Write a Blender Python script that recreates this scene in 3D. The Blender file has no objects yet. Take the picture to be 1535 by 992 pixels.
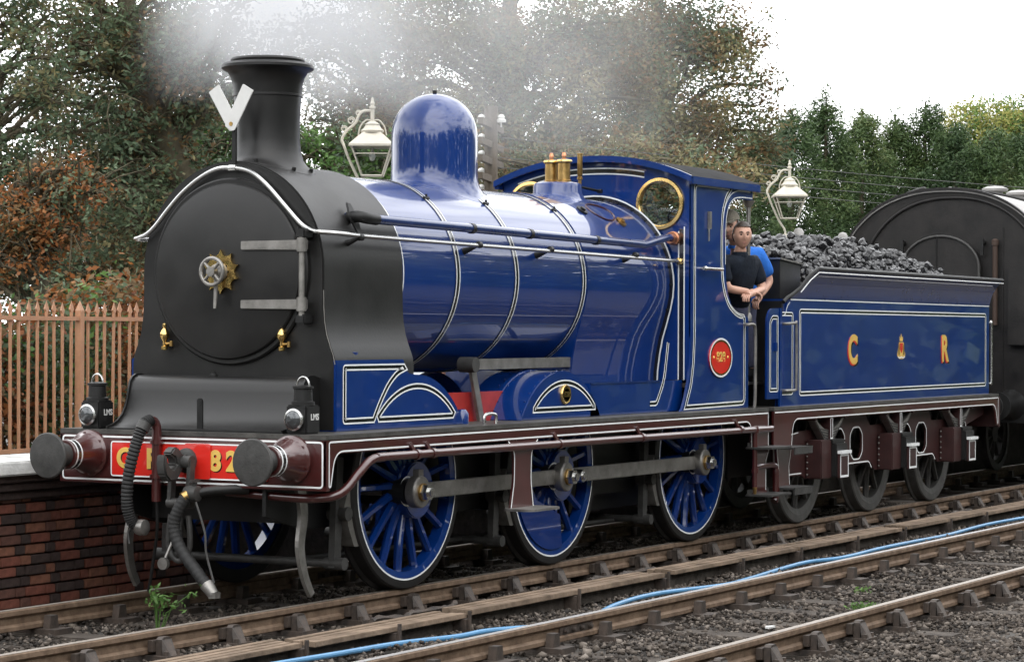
import bpy, bmesh, math, random
import numpy as np
from mathutils import Vector, Matrix
PI = math.pi
SC = bpy.context.scene
COL = SC.collection

# ------------------------------------------------------------------ camera
CAM = Vector((-14.23995, -10.43657, 1.89151)); YAW, PITCH, ROLL = 1.0659008, 0.0004275, 0.0037639
cd = bpy.data.cameras.new('camera'); cam = bpy.data.objects.new('camera', cd); COL.objects.link(cam)
fw = Vector((math.sin(YAW)*math.cos(PITCH), math.cos(YAW)*math.cos(PITCH), math.sin(PITCH)))
r0 = Vector((math.cos(YAW), -math.sin(YAW), 0)); u0 = r0.cross(fw)
rr = r0*math.cos(ROLL)+u0*math.sin(ROLL); uu = -r0*math.sin(ROLL)+u0*math.cos(ROLL)
mw = Matrix((rr, uu, -fw)).transposed().to_4x4(); mw.translation = CAM
cam.matrix_world = mw
cd.sensor_width = 36; cd.lens = 36*3768.17/1535; cd.clip_start = .1; cd.clip_end = 3000
SC.camera = cam
# ------------------------------------------------------------------ sky, sun, exposure
SUN_EL, SUN_AZ = math.radians(48), math.radians(235)      # azimuth of the sun, clockwise from +Y
W = bpy.data.worlds.new('World'); SC.world = W; W.use_nodes = True
nt = W.node_tree; nt.nodes.clear()
out = nt.nodes.new('ShaderNodeOutputWorld'); bg = nt.nodes.new('ShaderNodeBackground')
sky = nt.nodes.new('ShaderNodeTexSky'); sky.sky_type = 'NISHITA'; sky.sun_disc = False
sky.sun_elevation = SUN_EL; sky.sun_rotation = SUN_AZ; sky.air_density = 1.0; sky.dust_density = 2.0
tc = nt.nodes.new('ShaderNodeTexCoord'); mp = nt.nodes.new('ShaderNodeMapping'); mp.inputs['Scale'].default_value = (1, 1, 2.6)
nz = nt.nodes.new('ShaderNodeTexNoise'); nz.inputs['Scale'].default_value = 2.6; nz.inputs['Detail'].default_value = 7; nz.inputs['Roughness'].default_value = .55
rp = nt.nodes.new('ShaderNodeValToRGB'); rp.color_ramp.elements[0].position = .36; rp.color_ramp.elements[1].position = .50
rp.color_ramp.elements[0].color = (.35, .35, .35, 1); rp.color_ramp.elements[1].color = (1, 1, 1, 1)
mx = nt.nodes.new('ShaderNodeMix'); mx.data_type = 'RGBA'
cl = nt.nodes.new('ShaderNodeRGB'); cl.outputs[0].default_value = (40.0, 40.4, 41.0, 1)      # bright even cloud cover, in the sky texture's own units
nt.links.new(tc.outputs['Generated'], mp.inputs['Vector']); nt.links.new(mp.outputs[0], nz.inputs['Vector']); nt.links.new(nz.outputs['Fac'], rp.inputs[0])
nt.links.new(rp.outputs[0], mx.inputs[0]); nt.links.new(sky.outputs[0], mx.inputs[6]); nt.links.new(cl.outputs[0], mx.inputs[7])
nt.links.new(mx.outputs[2], bg.inputs[0]); nt.links.new(bg.outputs[0], out.inputs[0]); bg.inputs[1].default_value = .12
sl = bpy.data.lights.new('sun', 'SUN'); sl.energy = .8; sl.angle = math.radians(50); sl.color = (1, .95, .88)
so = bpy.data.objects.new('sun', sl); COL.objects.link(so)
sd = Vector((math.sin(SUN_AZ)*math.cos(SUN_EL), math.cos(SUN_AZ)*math.cos(SUN_EL), math.sin(SUN_EL)))
so.rotation_euler = sd.to_track_quat('Z', 'Y').to_euler(); so.location = (0, 0, 40)
SC.view_settings.view_transform = 'Standard'; SC.view_settings.look = 'None'; SC.view_settings.gamma = 1
SC.view_settings.exposure = -0.65
SC.cycles.max_bounces = 8; SC.cycles.transparent_max_bounces = 12; SC.cycles.volume_bounces = 2; SC.cycles.volume_step_rate = 1.0

# ------------------------------------------------------------------ materials
def mat(name, c, rough=.5, metal=0, coat=0, var=.12, scale=6, bump=0, bscale=60, spec=.5, rvar=0, c2=None, croug=.02):
    m = bpy.data.materials.new(name); m.use_nodes = True; n = m.node_tree; b = n.nodes['Principled BSDF']
    b.inputs['Roughness'].default_value = rough; b.inputs['Metallic'].default_value = metal
    b.inputs['Coat Weight'].default_value = coat; b.inputs['Coat IOR'].default_value = 1.62; b.inputs['Coat Roughness'].default_value = croug
    b.inputs['Specular IOR Level'].default_value = spec
    t = n.nodes.new('ShaderNodeTexCoord'); z = n.nodes.new('ShaderNodeTexNoise'); z.inputs['Scale'].default_value = scale; z.inputs['Detail'].default_value = 6; z.inputs['Roughness'].default_value = .65
    n.links.new(t.outputs['Object'], z.inputs['Vector'])
    r = n.nodes.new('ShaderNodeValToRGB'); r.color_ramp.elements[0].position = .3; r.color_ramp.elements[1].position = .7
    lo = [max(0, k*(1-var)) for k in c]; hi = list(c2) if c2 else [k*(1+var) for k in c]
    r.color_ramp.elements[0].color = (*lo, 1); r.color_ramp.elements[1].color = (*hi, 1)
    n.links.new(z.outputs['Fac'], r.inputs[0]); n.links.new(r.outputs[0], b.inputs['Base Color'])
    if rvar:
        q = n.nodes.new('ShaderNodeMapRange'); q.inputs['To Min'].default_value = max(.02, rough-rvar); q.inputs['To Max'].default_value = min(1, rough+rvar)
        n.links.new(z.outputs['Fac'], q.inputs['Value']); n.links.new(q.outputs[0], b.inputs['Roughness'])
    if bump:
        z2 = n.nodes.new('ShaderNodeTexNoise'); z2.inputs['Scale'].default_value = bscale; z2.inputs['Detail'].default_value = 5
        n.links.new(t.outputs['Object'], z2.inputs['Vector'])
        bp = n.nodes.new('ShaderNodeBump'); bp.inputs['Strength'].default_value = bump; bp.inputs['Distance'].default_value = .01
        n.links.new(z2.outputs['Fac'], bp.inputs['Height']); n.links.new(bp.outputs[0], b.inputs['Normal'])
    return m
def leafmat(name, stops, trans=.35, rough=.55):
    m = bpy.data.materials.new(name); m.use_nodes = True; n = m.node_tree; b = n.nodes['Principled BSDF']; o = n.nodes['Material Output']
    g = n.nodes.new('ShaderNodeNewGeometry'); r = n.nodes.new('ShaderNodeValToRGB'); r.color_ramp.interpolation = 'LINEAR'
    t = n.nodes.new('ShaderNodeTexCoord'); z = n.nodes.new('ShaderNodeTexNoise'); z.inputs['Scale'].default_value = .55; z.inputs['Detail'].default_value = 3
    n.links.new(t.outputs['Object'], z.inputs['Vector'])
    a = n.nodes.new('ShaderNodeMath'); a.operation = 'MULTIPLY_ADD'; a.inputs[1].default_value = .45
    q = n.nodes.new('ShaderNodeMapRange'); q.inputs['From Min'].default_value = .3; q.inputs['From Max'].default_value = .7; q.inputs['To Max'].default_value = .6
    n.links.new(z.outputs['Fac'], q.inputs['Value']); n.links.new(g.outputs['Random Per Island'], a.inputs[0]); n.links.new(q.outputs[0], a.inputs[2])
    n.links.new(a.outputs[0], r.inputs[0])
    el = r.color_ramp.elements
    while len(el) < len(stops): el.new(.5)
    for e, (p, c) in zip(el, stops): e.position = p; e.color = (*c, 1)
    b.inputs['Roughness'].default_value = rough; b.inputs['Specular IOR Level'].default_value = .3
    tr = n.nodes.new('ShaderNodeBsdfTranslucent'); ms = n.nodes.new('ShaderNodeMixShader'); ms.inputs[0].default_value = trans
    n.links.new(r.outputs[0], b.inputs['Base Color']); n.links.new(r.outputs[0], tr.inputs['Color'])
    n.links.new(b.outputs[0], ms.inputs[1]); n.links.new(tr.outputs[0], ms.inputs[2]); n.links.new(ms.outputs[0], o.inputs['Surface'])
    return m
def glassmat(name, rough=.02, tint=(.9, .95, .95)):
    m = bpy.data.materials.new(name); m.use_nodes = True; n = m.node_tree; o = n.nodes['Material Output']; n.nodes.remove(n.nodes['Principled BSDF'])
    tr = n.nodes.new('ShaderNodeBsdfTransparent'); tr.inputs[0].default_value = (*tint, 1)
    gl = n.nodes.new('ShaderNodeBsdfGlossy'); gl.inputs['Roughness'].default_value = rough
    fr = n.nodes.new('ShaderNodeFresnel'); fr.inputs[0].default_value = 1.5; ms = n.nodes.new('ShaderNodeMixShader')
    n.links.new(fr.outputs[0], ms.inputs[0]); n.links.new(tr.outputs[0], ms.inputs[1]); n.links.new(gl.outputs[0], ms.inputs[2]); n.links.new(ms.outputs[0], o.inputs[0])
    return m
BLUE = mat('blue_paint', (.002, .026, .150), .3, 0, 1.0, .12, 2.2, .05, 2.6, .22, rvar=.05)
BLUER = mat('blue_paint_weathered', (.003, .022, .12), .3, 0, .8, .25, 9, .06, 5, .3, rvar=.1, c2=(.010, .032, .135))
WHITE = mat('white_lining', (.78, .80, .80), .4, 0, .4, .04)
BLACKL = mat('black_lining', (.008, .008, .009), .25, 0, .8, .1)
SMOKEB = mat('smokebox_black', (.008, .008, .0083), .40, 0, .0, .5, 2.2, .06, 35, .42, .13, c2=(.014, .0135, .013))
BLACK = mat('black_iron', (.010, .010, .010), .45, .0, 0, .3, 8, .1, 120, .35, .12)
GREYBLK = mat('running_plate_black', (.035, .034, .032), .5, 0, 0, .4, 7, .25, 60, .5, .12, c2=(.08, .075, .068))
MAROON = mat('maroon_paint', (.050, .009, .0085), .3, 0, .8, .2, 5, rvar=.06)
MAROOND = mat('maroon_paint_dull', (.032, .009, .0085), .5, 0, .1, .35, 7, rvar=.1)
RED = mat('vermilion_paint', (.62, .020, .012), .3, 0, .7, .08)
REDF = mat('frame_red', (.30, .015, .012), .45, 0, .2, .3, 6)
STEEL = mat('worn_steel', (.25, .24, .225), .42, .75, 0, .3, 9, .15, 80, .5, .12)
STEELB = mat('bright_steel', (.52, .52, .51), .25, 1, 0, .1, 12, 0)
IRONG = mat('grey_iron', (.055, .054, .052), .55, .4, 0, .35, 10, .2, 60)
BRASS = mat('polished_brass', (.72, .50, .19), .22, 1, 0, .18, 14, rvar=.08)
BRASSD = mat('tarnished_brass', (.42, .27, .10), .35, 1, 0, .35, 16, rvar=.1)
COPPER = mat('copper', (.55, .25, .14), .35, 1, 0, .25, 12)
GOLD = mat('gold_leaf', (.85, .56, .13), .38, .3, .3, .1)
RUBBER = mat('hose_rubber', (.020, .020, .020), .6, 0, 0, .3, 15, .2, 100, .3)
WPLATE = mat('white_board', (.58, .58, .565), .5, 0, 0, .06, 12)
GLASS = glassmat('pane_glass'); 
BULL = mat('lamp_lens', (.10, .105, .11), .08, .6, 0, .05)
COALM = mat('coal', (.011, .011, .0125), .26, 0, 0, .5, 8, .3, 30, .6, .12, c2=(.040, .040, .043))
RUST = mat('rail_rust', (.135, .088, .058), .7, .2, 0, .3, 12, .25, 90, .3, c2=(.23, .16, .11))
RAILTOP = mat('rail_head', (.34, .30, .26), .5, .8, 0, .2, 20, rvar=.1)
RAILSH = mat('rail_polished', (.68, .66, .64), .42, 1, 0, .1, 20)
CHAIRM = mat('chair_iron', (.055, .048, .044), .6, .3, 0, .4, 12, .3, 70, c2=(.10, .075, .06))
SLEEPM = mat('sleeper_wood', (.055, .045, .038), .85, 0, 0, .4, 9, .5, 50, .2, c2=(.10, .085, .072))
PLANKM = mat('weathered_plank', (.13, .095, .068), .8, 0, 0, .3, 5, .5, 45, .2, c2=(.27, .20, .145))
STONEM = None
HOSEM = mat('blue_hose', (.085, .24, .43), .4, 0, .2, .12, 6)
CONCM = mat('white_coping', (.55, .55, .53), .75, 0, 0, .2, 6, .4, 50, c2=(.75, .75, .73))
PLATM = mat('platform_tarmac', (.16, .155, .15), .85, 0, 0, .2, 8, .3, 60)
FENCEM = mat('railing_paint', (.43, .225, .125), .5, 0, .1, .14, 8, .15, 60)
LAMPM = mat('lamp_cream_paint', (.52, .485, .40), .45, 0, .2, .1, 10)
GROUNDM = mat('ash_ground', (.055, .050, .046), .9, 0, 0, .4, 3, .8, 25, .2, c2=(.11, .10, .09))
BARKM = mat('bark', (.085, .072, .050), .9, 0, 0, .4, 5, .8, 25, .2, c2=(.13, .115, .075))
COACHM = mat('coach_end_black', (.010, .0095, .0095), .5, 0, 0, .4, 4, .15, 40, .35, .1, c2=(.020, .018, .017))
ROOFM = mat('roof_grey', (.33, .32, .31), .6, 0, 0, .2, 5, .2, 40)
SLATEM = mat('pale_roof_sheet', (.30, .30, .295), .7, 0, 0, .12, 4, .2, 30)
SKINM = mat('skin', (.52, .30, .22), .5, 0, 0, .06, 30)
HAIRM = mat('dark_hair', (.025, .016, .011), .5, 0, 0, .3, 60, .4, 200)
NAVY = mat('navy_cotton', (.008, .012, .020), .85, 0, 0, .35, 9, 1.0, 16, .2)
BLUESH = mat('bright_blue_cotton', (.025, .14, .52), .85, 0, 0, .2, 9, 1.0, 16, .2)
OVERALL = mat('blue_grey_overalls', (.07, .075, .12), .85, 0, 0, .15, 30, .3, 150, .2)
TWEED = mat('tweed', (.22, .20, .165), .9, 0, 0, .2, 80, .4, 200, .2)
EYEM = mat('eye_dark', (.02, .015, .012), .2); LIPM = mat('lips', (.42, .19, .16), .5)
PORCEL = mat('porcelain', (.75, .75, .73), .25, 0, .5, .05)
WOODP = mat('pole_timber', (.10, .08, .06), .85, 0, 0, .3, 6, .4, 40)
MORTAR = mat('mortar', (.075, .066, .058), .9, 0, 0, .3, 10, .5, 60, .2)
def brickmat(name, c): return mat(name, c, .8, 0, 0, .35, 14, .6, 70, .3)
BRICKS = [brickmat('red_brick', (.18, .065, .045)), brickmat('brown_brick', (.115, .055, .042)), brickmat('blue_black_brick', (.055, .038, .034)), brickmat('orange_brick', (.20, .088, .056))]
def stonemat():
    m = mat('ballast_stone', (.08, .075, .07), .85, 0, 0, .3, 20, .4, 60, .2); n = m.node_tree; b = n.nodes['Principled BSDF']
    g = n.nodes.new('ShaderNodeNewGeometry'); r = n.nodes.new('ShaderNodeValToRGB'); el = r.color_ramp.elements
    for p, c in ((.3, (.052, .043, .036)), (.6, (.083, .068, .057)), (.85, (.13, .110, .092))): e = el.new(p); e.color = (*c, 1)
    el[0].color = (.026, .023, .021, 1); el[-1].color = (.21, .18, .155, 1)
    n.links.new(g.outputs['Random Per Island'], r.inputs[0]); n.links.new(r.outputs[0], b.inputs['Base Color']); return m
STONEM = stonemat()

# ------------------------------------------------------------------ mesh helpers
def spl(pts, n=6):
    P = [Vector(p) for p in pts]; o = []
    for i in range(len(P)-1):
        a, b, c, d = P[max(i-1, 0)], P[i], P[i+1], P[min(i+2, len(P)-1)]
        for k in range(n):
            t = k/n; o.append(.5*((2*b)+(c-a)*t+(2*a-5*b+4*c-d)*t*t+(3*b-a-3*c+d)*t**3))
    return o+[P[-1]]
def arc(cx, cz, r, a0, a1, n=16): return [(cx+r*math.cos(math.radians(a0+(a1-a0)*i/n)), cz+r*math.sin(math.radians(a0+(a1-a0)*i/n))) for i in range(n+1)]
def rounded(pts, r, n=5, closed=True):
    o = []; N = len(pts)
    for i in range(N):
        rad = r[i] if isinstance(r, (list, tuple)) else r
        p = Vector(pts[i])
        if (not closed and i in (0, N-1)) or rad <= 0: o.append(tuple(p)); continue
        a = Vector(pts[i-1])-p; b = Vector(pts[(i+1) % N])-p
        d = min(rad, a.length*.49, b.length*.49); s = p+a.normalized()*d; e = p+b.normalized()*d
        for k in range(n+1): t = k/n; o.append(tuple((1-t)**2*s+2*t*(1-t)*p+t*t*e))
    return o
def inset(pts, d, closed=True):
    """offset a 2-D polyline sideways by d (left of travel positive)"""
    N = len(pts); P = [Vector(p) for p in pts]; o = []
    for i in range(N):
        if closed: a, b = P[i]-P[i-1], P[(i+1) % N]-P[i]
        else: a = P[i]-P[max(i-1, 0)]; b = P[min(i+1, N-1)]-P[i]
        if a.length < 1e-9: a = b
        if b.length < 1e-9: b = a
        a = a.normalized(); b = b.normalized(); na, nb = Vector((-a.y, a.x)), Vector((-b.y, b.x)); m = na+nb
        m = na if m.length < 1e-6 else m.normalized(); k = max(.4, m.dot(na)); o.append(tuple(P[i]+m*d/k))
    return o
SIDE = lambda y: (lambda p: (p[0], y, p[1]))       # (x,z) on a plane y
FRONT = lambda x: (lambda p: (x, p[0], p[1]))      # (y,z) on a plane x
class MB:
    def __init__(s): s.v = []; s.f = []
    def add(s, v, f):
        k = len(s.v); s.v += [tuple(p) for p in v]; s.f += [tuple(i+k for i in q) for q in f]; return s
    def box(s, x0, x1, y0, y1, z0, z1):
        return s.add([(x, y, z) for x in (x0, x1) for y in (y0, y1) for z in (z0, z1)], [(0, 1, 3, 2), (4, 6, 7, 5), (0, 4, 5, 1), (2, 3, 7, 6), (0, 2, 6, 4), (1, 5, 7, 3)])
    def prism(s, poly, mp, d):
        n = len(poly); a = [Vector(mp(p)) for p in poly]; d = Vector(d); k = [p+d for p in a]
        return s.add(a+k, [tuple(range(n)), tuple(range(2*n-1, n-1, -1))]+[(i, i+n, (i+1) % n+n, (i+1) % n) for i in range(n)])
    def tube(s, path, r, n=10, cap=True):
        P = [Vector(p) for p in path]; N = len(P); R = r if isinstance(r, (list, tuple)) else [r]*N
        t = (P[1]-P[0]).normalized(); h = Vector((0, 0, 1)) if abs(t.z) < .9 else Vector((1, 0, 0)); u = t.cross(h).normalized(); V = []
        for i in range(N):
            t = (P[min(i+1, N-1)]-P[max(i-1, 0)]).normalized(); u = (u-t*u.dot(t)); u = u.normalized() if u.length > 1e-6 else t.orthogonal().normalized(); w = t.cross(u)
            V += [P[i]+(u*math.cos(2*PI*k/n)+w*math.sin(2*PI*k/n))*R[i] for k in range(n)]
        F = [(i*n+k, i*n+(k+1) % n, (i+1)*n+(k+1) % n, (i+1)*n+k) for i in range(N-1) for k in range(n)]
        if cap: F += [tuple(range(n-1, -1, -1)), tuple(range((N-1)*n, N*n))]
        return s.add(V, F)
    def cyl(s, a, b, r, r2=None, n=20): return s.tube([a, b], [r, r if r2 is None else r2], n)
    def lathe(s, prof, o=(0, 0, 0), axis='z', n=40, closed=False, warp=None, cap=True):
        V = []
        for r, t in prof:
            for k in range(n):
                c, q = r*math.cos(2*PI*k/n), r*math.sin(2*PI*k/n)
                p = {'z': (c, q, t), 'x': (t, c, q), 'y': (c, t, q)}[axis]; p = (p[0]+o[0], p[1]+o[1], p[2]+o[2])
                V.append(warp(p, r, t) if warp else p)
        m = len(prof); F = [(i*n+k, i*n+(k+1) % n, (i+1)*n+(k+1) % n, (i+1)*n+k) for i in range(m-1) for k in range(n)]
        if closed: F += [((m-1)*n+k, (m-1)*n+(k+1) % n, (k+1) % n, k) for k in range(n)]
        elif cap:
            if prof[0][0] > 1e-6: F.append(tuple(range(n)))
            if prof[-1][0] > 1e-6: F.append(tuple(range(m*n-1, (m-1)*n-1, -1)))
        return s.add(V, F)
    def ribbon(s, pts, w, mp, closed=True):
        a = inset(pts, w/2, closed); b = inset(pts, -w/2, closed); n = len(pts)
        return s.add([mp(p) for p in a]+[mp(p) for p in b], [(i, (i+1) % n, (i+1) % n+n, i+n) for i in range(n if closed else n-1)])
    def bar(s, a, b, w, h):       # rectangular bar, w across (horizontal-ish), h other way
        a, b = Vector(a), Vector(b); t = (b-a).normalized(); u = Vector((0, 1, 0)) if abs(t.y) < .9 else Vector((1, 0, 0)); u = (u-t*u.dot(t)).normalized(); q = t.cross(u)
        V = [p+u*i*w/2+q*j*h/2 for p in (a, b) for i, j in ((-1, -1), (1, -1), (1, 1), (-1, 1))]
        return s.add(V, [(3, 2, 1, 0), (4, 5, 6, 7), (0, 1, 5, 4), (1, 2, 6, 5), (2, 3, 7, 6), (3, 0, 4, 7)])
    def plate(s, outer, holes, mp, d):
        """flat plate with holes, thickness vector d"""
        bm = bmesh.new(); E = []
        for lp in [outer]+holes:
            vs = [bm.verts.new((p[0], p[1], 0)) for p in lp]
            E += [bm.edges.new((vs[i], vs[(i+1) % len(vs)])) for i in range(len(vs))]
        bmesh.ops.triangle_fill(bm, use_beauty=True, use_dissolve=False, edges=E); bm.verts.index_update()
        V = [(v.co.x, v.co.y) for v in bm.verts]; F = [tuple(v.index for v in f.verts) for f in bm.faces]; bm.free()
        n = len(V); d = Vector(d); A = [Vector(mp(p)) for p in V]; s.add(A+[a+d for a in A], F+[tuple(i+n for i in reversed(f)) for f in F])
        for lp in [outer]+holes:
            m = len(lp); a = [Vector(mp(p)) for p in lp]; s.add(a+[p+d for p in a], [(i, (i+1) % m, (i+1) % m+m, i+m) for i in range(m)])
        return s
    def mesh(s, name, m, smooth=35, bevel=0):
        me = bpy.data.meshes.new(name); me.from_pydata(s.v, [], s.f)
        bm = bmesh.new(); bm.from_mesh(me)
        if bevel:
            bmesh.ops.remove_doubles(bm, verts=bm.verts, dist=1e-5)
            es = [e for e in bm.edges if len(e.link_faces) == 2 and e.calc_face_angle(0) > .6]
            bmesh.ops.bevel(bm, geom=es, offset=bevel, segments=2, affect='EDGES', clamp_overlap=True)
        bmesh.ops.recalc_face_normals(bm, faces=bm.faces); bm.to_mesh(me); bm.free()
        me.materials.append(m)
        if smooth: me.shade_smooth(); me.set_sharp_from_angle(angle=math.radians(smooth))
        return me
    def build(s, name, m, parent=None, smooth=35, bevel=0): return put(name, s.mesh(name, m, smooth, bevel), parent)
def wloc(o):
    p = Vector((0, 0, 0))
    while o: p += o.location; o = o.parent
    return p
def put(name, me, parent=None, loc=None):
    o = bpy.data.objects.new(name, me); COL.objects.link(o)
    if parent is not None: o.parent = parent; o.location = (Vector(loc) if loc else Vector((0, 0, 0)))-wloc(parent)
    elif loc: o.location = loc
    return o
def tag(o, label=None, cat=None, group=None, kind=None):
    for k, v in (('label', label), ('category', cat), ('group', group), ('kind', kind)):
        if v: o[k] = v
    return o
def thing(name, loc, label, cat, group=None):
    o = bpy.data.objects.new(name, None); COL.objects.link(o); o.location = loc; o.empty_display_size = .3; return tag(o, label, cat, group)
def copytree(o, loc, parent=None):
    c = o.copy(); COL.objects.link(c); c.parent = parent; c.location = loc
    for ch in list(o.children):
        d = ch.copy(); COL.objects.link(d); d.parent = c
        for g in list(ch.children): e = g.copy(); COL.objects.link(e); e.parent = d
    return c
def text(name, s, size, m, parent, o, right, up=(0, 0, 1), off=0.0, ext=.0015, sx=1.0):
    cu = bpy.data.curves.new('lettering', 'FONT'); cu.body = s; cu.size = size; cu.align_x = 'CENTER'; cu.align_y = 'CENTER'; cu.offset = off; cu.extrude = ext
    t = bpy.data.objects.new('lettering', cu); COL.objects.link(t); dg = bpy.context.evaluated_depsgraph_get()
    me = bpy.data.meshes.new_from_object(t.evaluated_get(dg)); bpy.data.objects.remove(t); bpy.data.curves.remove(cu)
    right = Vector(right); up = Vector(up); nn = right.cross(up); o = Vector(o)
    for v in me.vertices: v.co = o+right*v.co.x*sx+up*v.co.y+nn*v.co.z
    me.materials.clear(); me.materials.append(m); return put(name, me, parent)
def saddle(zc, R, blend):
    """bend the lower rings of a lathe onto a boiler of radius R whose axis is at height zc"""
    def w(p, r, t):
        k = blend(t)
        if k <= 0: return p
        zs = zc+math.sqrt(max(.01, R*R-p[1]*p[1])); return (p[0], p[1], p[2]*(1-k)+k*(zs+(p[2]-(zc+R))*.35))
    return w
# ================================================================== LOCOMOTIVE
ZC, RB, RS = 2.32, .755, .785          # boiler axis height, boiler radius, smokebox radius
AX = (1.593, 3.879, 6.565); YF = -.815  # driving axles, outer wheel face
ZP = 1.19                               # running plate top
loco = thing('steam_locomotive', (3.8, 0, 0), 'blue lined steam locomotive with black smokebox and tall chimney beside the platform', 'locomotive')
def P(name, mb, m, parent=None, **k): return mb.build(name, m, parent or loco, **k)
def lining(parent, pts, mp, closed=True, w=.012, gap=.034, side=1, name='lining', black=True):
    """white - black - white painted line, geometry a few millimetres proud"""
    q = inset(pts, -side*gap, closed)
    a = MB(); a.ribbon(pts, w, mp, closed); a.ribbon(q, w, mp, closed); o = P(name, a, WHITE, parent, smooth=0)
    if black: b = MB(); b.ribbon(inset(pts, -side*gap/2, closed), gap-w*.6, lambda p: tuple(Vector(mp(p))+Vector(BK)), closed); P(name, b, BLACKL, parent, smooth=0)
    return o
BK = (0, .0012, 0)
def line(parent, pts, mp, closed=False, w=.012): return P('lining', MB().ribbon(pts, w, mp, closed), WHITE, parent, smooth=0)
# frames and running plate
for s in (-1, 1):
    P('main_frame', MB().prism([(.04, .62), (.5, .5), (1.0, .5), (1.3, .75), (1.9, .75), (2.2, .5), (3.3, .5), (3.6, .75), (4.2, .75), (4.5, .5), (6.0, .5), (6.3, .75), (6.9, .75), (7.2, .55), (7.52, .6), (7.52, 1.16), (.04, 1.16)], SIDE(s*.62), (0, -s*.03, 0)), BLACK)
    P('inside_frame', MB().box(1.6, 4.5, s*.60-.01, s*.60+.01, ZP, 1.42), REDF)
for x in (.9, 2.4, 3.0, 4.7, 5.6): P('frame_stretcher', MB().box(x, x+.04, -.60, .60, .55, 1.15), BLACK)
P('ash_pan', MB().box(4.75, 6.1, -.5, .5, .35, .9), BLACK)
P('cylinder_block', MB().box(.35, 1.0, -.58, .58, .55, 1.16), BLACK)
for y in (-.3, .3): P('motion_rod', MB().cyl((1.0, y, .8), (3.7, y, .76), .035), STEEL)
pl = P('running_plate', MB().box(0, 7.57, -1.143, 1.143, 1.155, ZP), GREYBLK, bevel=.004)
beam = P('buffer_beam', MB().box(0, .045, -1.14, 1.14, .81, 1.1545), MAROON, bevel=.004)
BK = (.0012, 0, 0)
line(beam, rounded([(-1.11, .835), (1.11, .835), (1.11, 1.14), (-1.11, 1.14)], .025), FRONT(-.003), True, .013)
pan = P('number_panel', MB().prism(rounded([(-.67, .862), (.67, .862), (.67, 1.112), (-.67, 1.112)], .02), FRONT(-.004), (-.012, 0, 0)), RED)
line(pan, rounded([(-.665, .867), (.665, .867), (.665, 1.107), (-.665, 1.107)], .02), FRONT(-.018), True, .010)
for s, y in (('C', .55), ('R', .30), ('8', -.235), ('2', -.375), ('8', -.515)):
    text('lettering', s, .19, BLACKL, pan, (-.0168, y-.008, .981), (0, -1, 0), off=.008, sx=1.0)
    text('lettering', s, .19, GOLD, pan, (-.0185, y, .987), (0, -1, 0), off=.008, sx=1.0)
P('hook_plate', MB().prism(rounded([(-.2, .865), (.02, .865), (.02, 1.11), (-.2, 1.11)], .02), FRONT(-.0195), (-.008, 0, 0)), RED, pan)
# buffers
for s in (-1, 1):
    y = s*.864; b = P('buffer', MB().lathe([(.165, .0), (.165, -.03), (.155, -.036), (.142, -.05), (.115, -.14), (.104, -.2), (.104, -.29), (.098, -.295)], (0, y, 1.02), 'x'), MAROON)
    P('lining', MB().lathe([(.1055, -.215), (.1055, -.228)], (0, y, 1.02), 'x'), WHITE, b); P('lining', MB().lathe([(.1055, -.262), (.1055, -.275)], (0, y, 1.02), 'x'), WHITE, b)
    P('lining', MB().lathe([(.1057, -.229), (.1057, -.261)], (0, y, 1.02), 'x'), BLACKL, b)
    P('buffer_shank', MB().lathe([(.082, -.29), (.078, -.40), (.062, -.41), (.062, -.452)], (0, y, 1.02), 'x'), IRONG, b)
    P('buffer_head', MB().lathe([(.06, -.44), (.150, -.455), (.160, -.462), (.160, -.474), (.152, -.482), (.10, -.489), (0, -.492)], (0, y, 1.02), 'x'), IRONG, b)
    for k in range(6):
        a = k*PI/3+.4; P('flange_bolt', MB().cyl((-.02, y+.14*math.cos(a), 1.02+.14*math.sin(a)), (-.05, y+.14*math.cos(a), 1.02+.14*math.sin(a)), .014, n=6), MAROON, b)
# valance
val = rounded([(.0, 1.1545), (.0, .825), (.045, .825), (.10, 1.062), (7.17, 1.062), (7.17, .83), (7.57, .83), (7.57, 1.1545)], [0, .02, .02, .10, .14, .02, 0, 0], 8)
for s in (-1, 1):
    v = P('valance', MB().prism(val, SIDE(s*1.139), (0, -s*.02, 0)), MAROON)
    if s < 0:
        top = rounded([(.03, .84), (.03, 1.142), (7.55, 1.142), (7.55, .835)], [0, .02, .01, 0], 4, False); line(v, top, SIDE(-1.143), False, .012)
        bot = rounded([(.03, .84), (.05, .84), (.105, 1.076), (7.155, 1.076), (7.155, .835)], [0, .01, .105, .15, 0], 8, False); line(v, bot, SIDE(-1.143), False, .012)
# drawhook and screw coupling
hk = [(.02, 1.03), (-.10, 1.03), (-.17, 1.09), (-.22, 1.09), (-.27, 1.05), (-.245, 1.03), (-.21, 1.02), (-.19, .97), (-.23, .94), (-.28, .955), (-.31, 1.03), (-.335, 1.05), (-.35, .98), (-.33, .90), (-.27, .855), (-.18, .86), (-.10, .94), (.02, .95)]
h = P('coupling_hook', MB().prism([(-.02+a*.9, b) for a, b in hk], SIDE(-.04), (0, .08, 0)), IRONG, bevel=.012)
P('hook_boss', MB().lathe([(.09, -.02), (.085, -.05), (.06, -.06)], (0, 0, .99), 'x', 20), IRONG, h)
cp = P('screw_coupling', MB().cyl((-.115, -.11, .985), (-.115, .06, .985), .045), IRONG)
for y in (-.105, .05): P('coupling_link', MB().bar((-.115, y, 1.0), (-.13, y+.01, .70), .03, .055), IRONG, cp)
P('coupling_screw', MB().cyl((-.13, -.03, .70), (-.14, -.02, .36), .022), IRONG, cp); P('coupling_nut', MB().cyl((-.13, -.13, .70), (-.13, .08, .70), .035), IRONG, cp)
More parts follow.
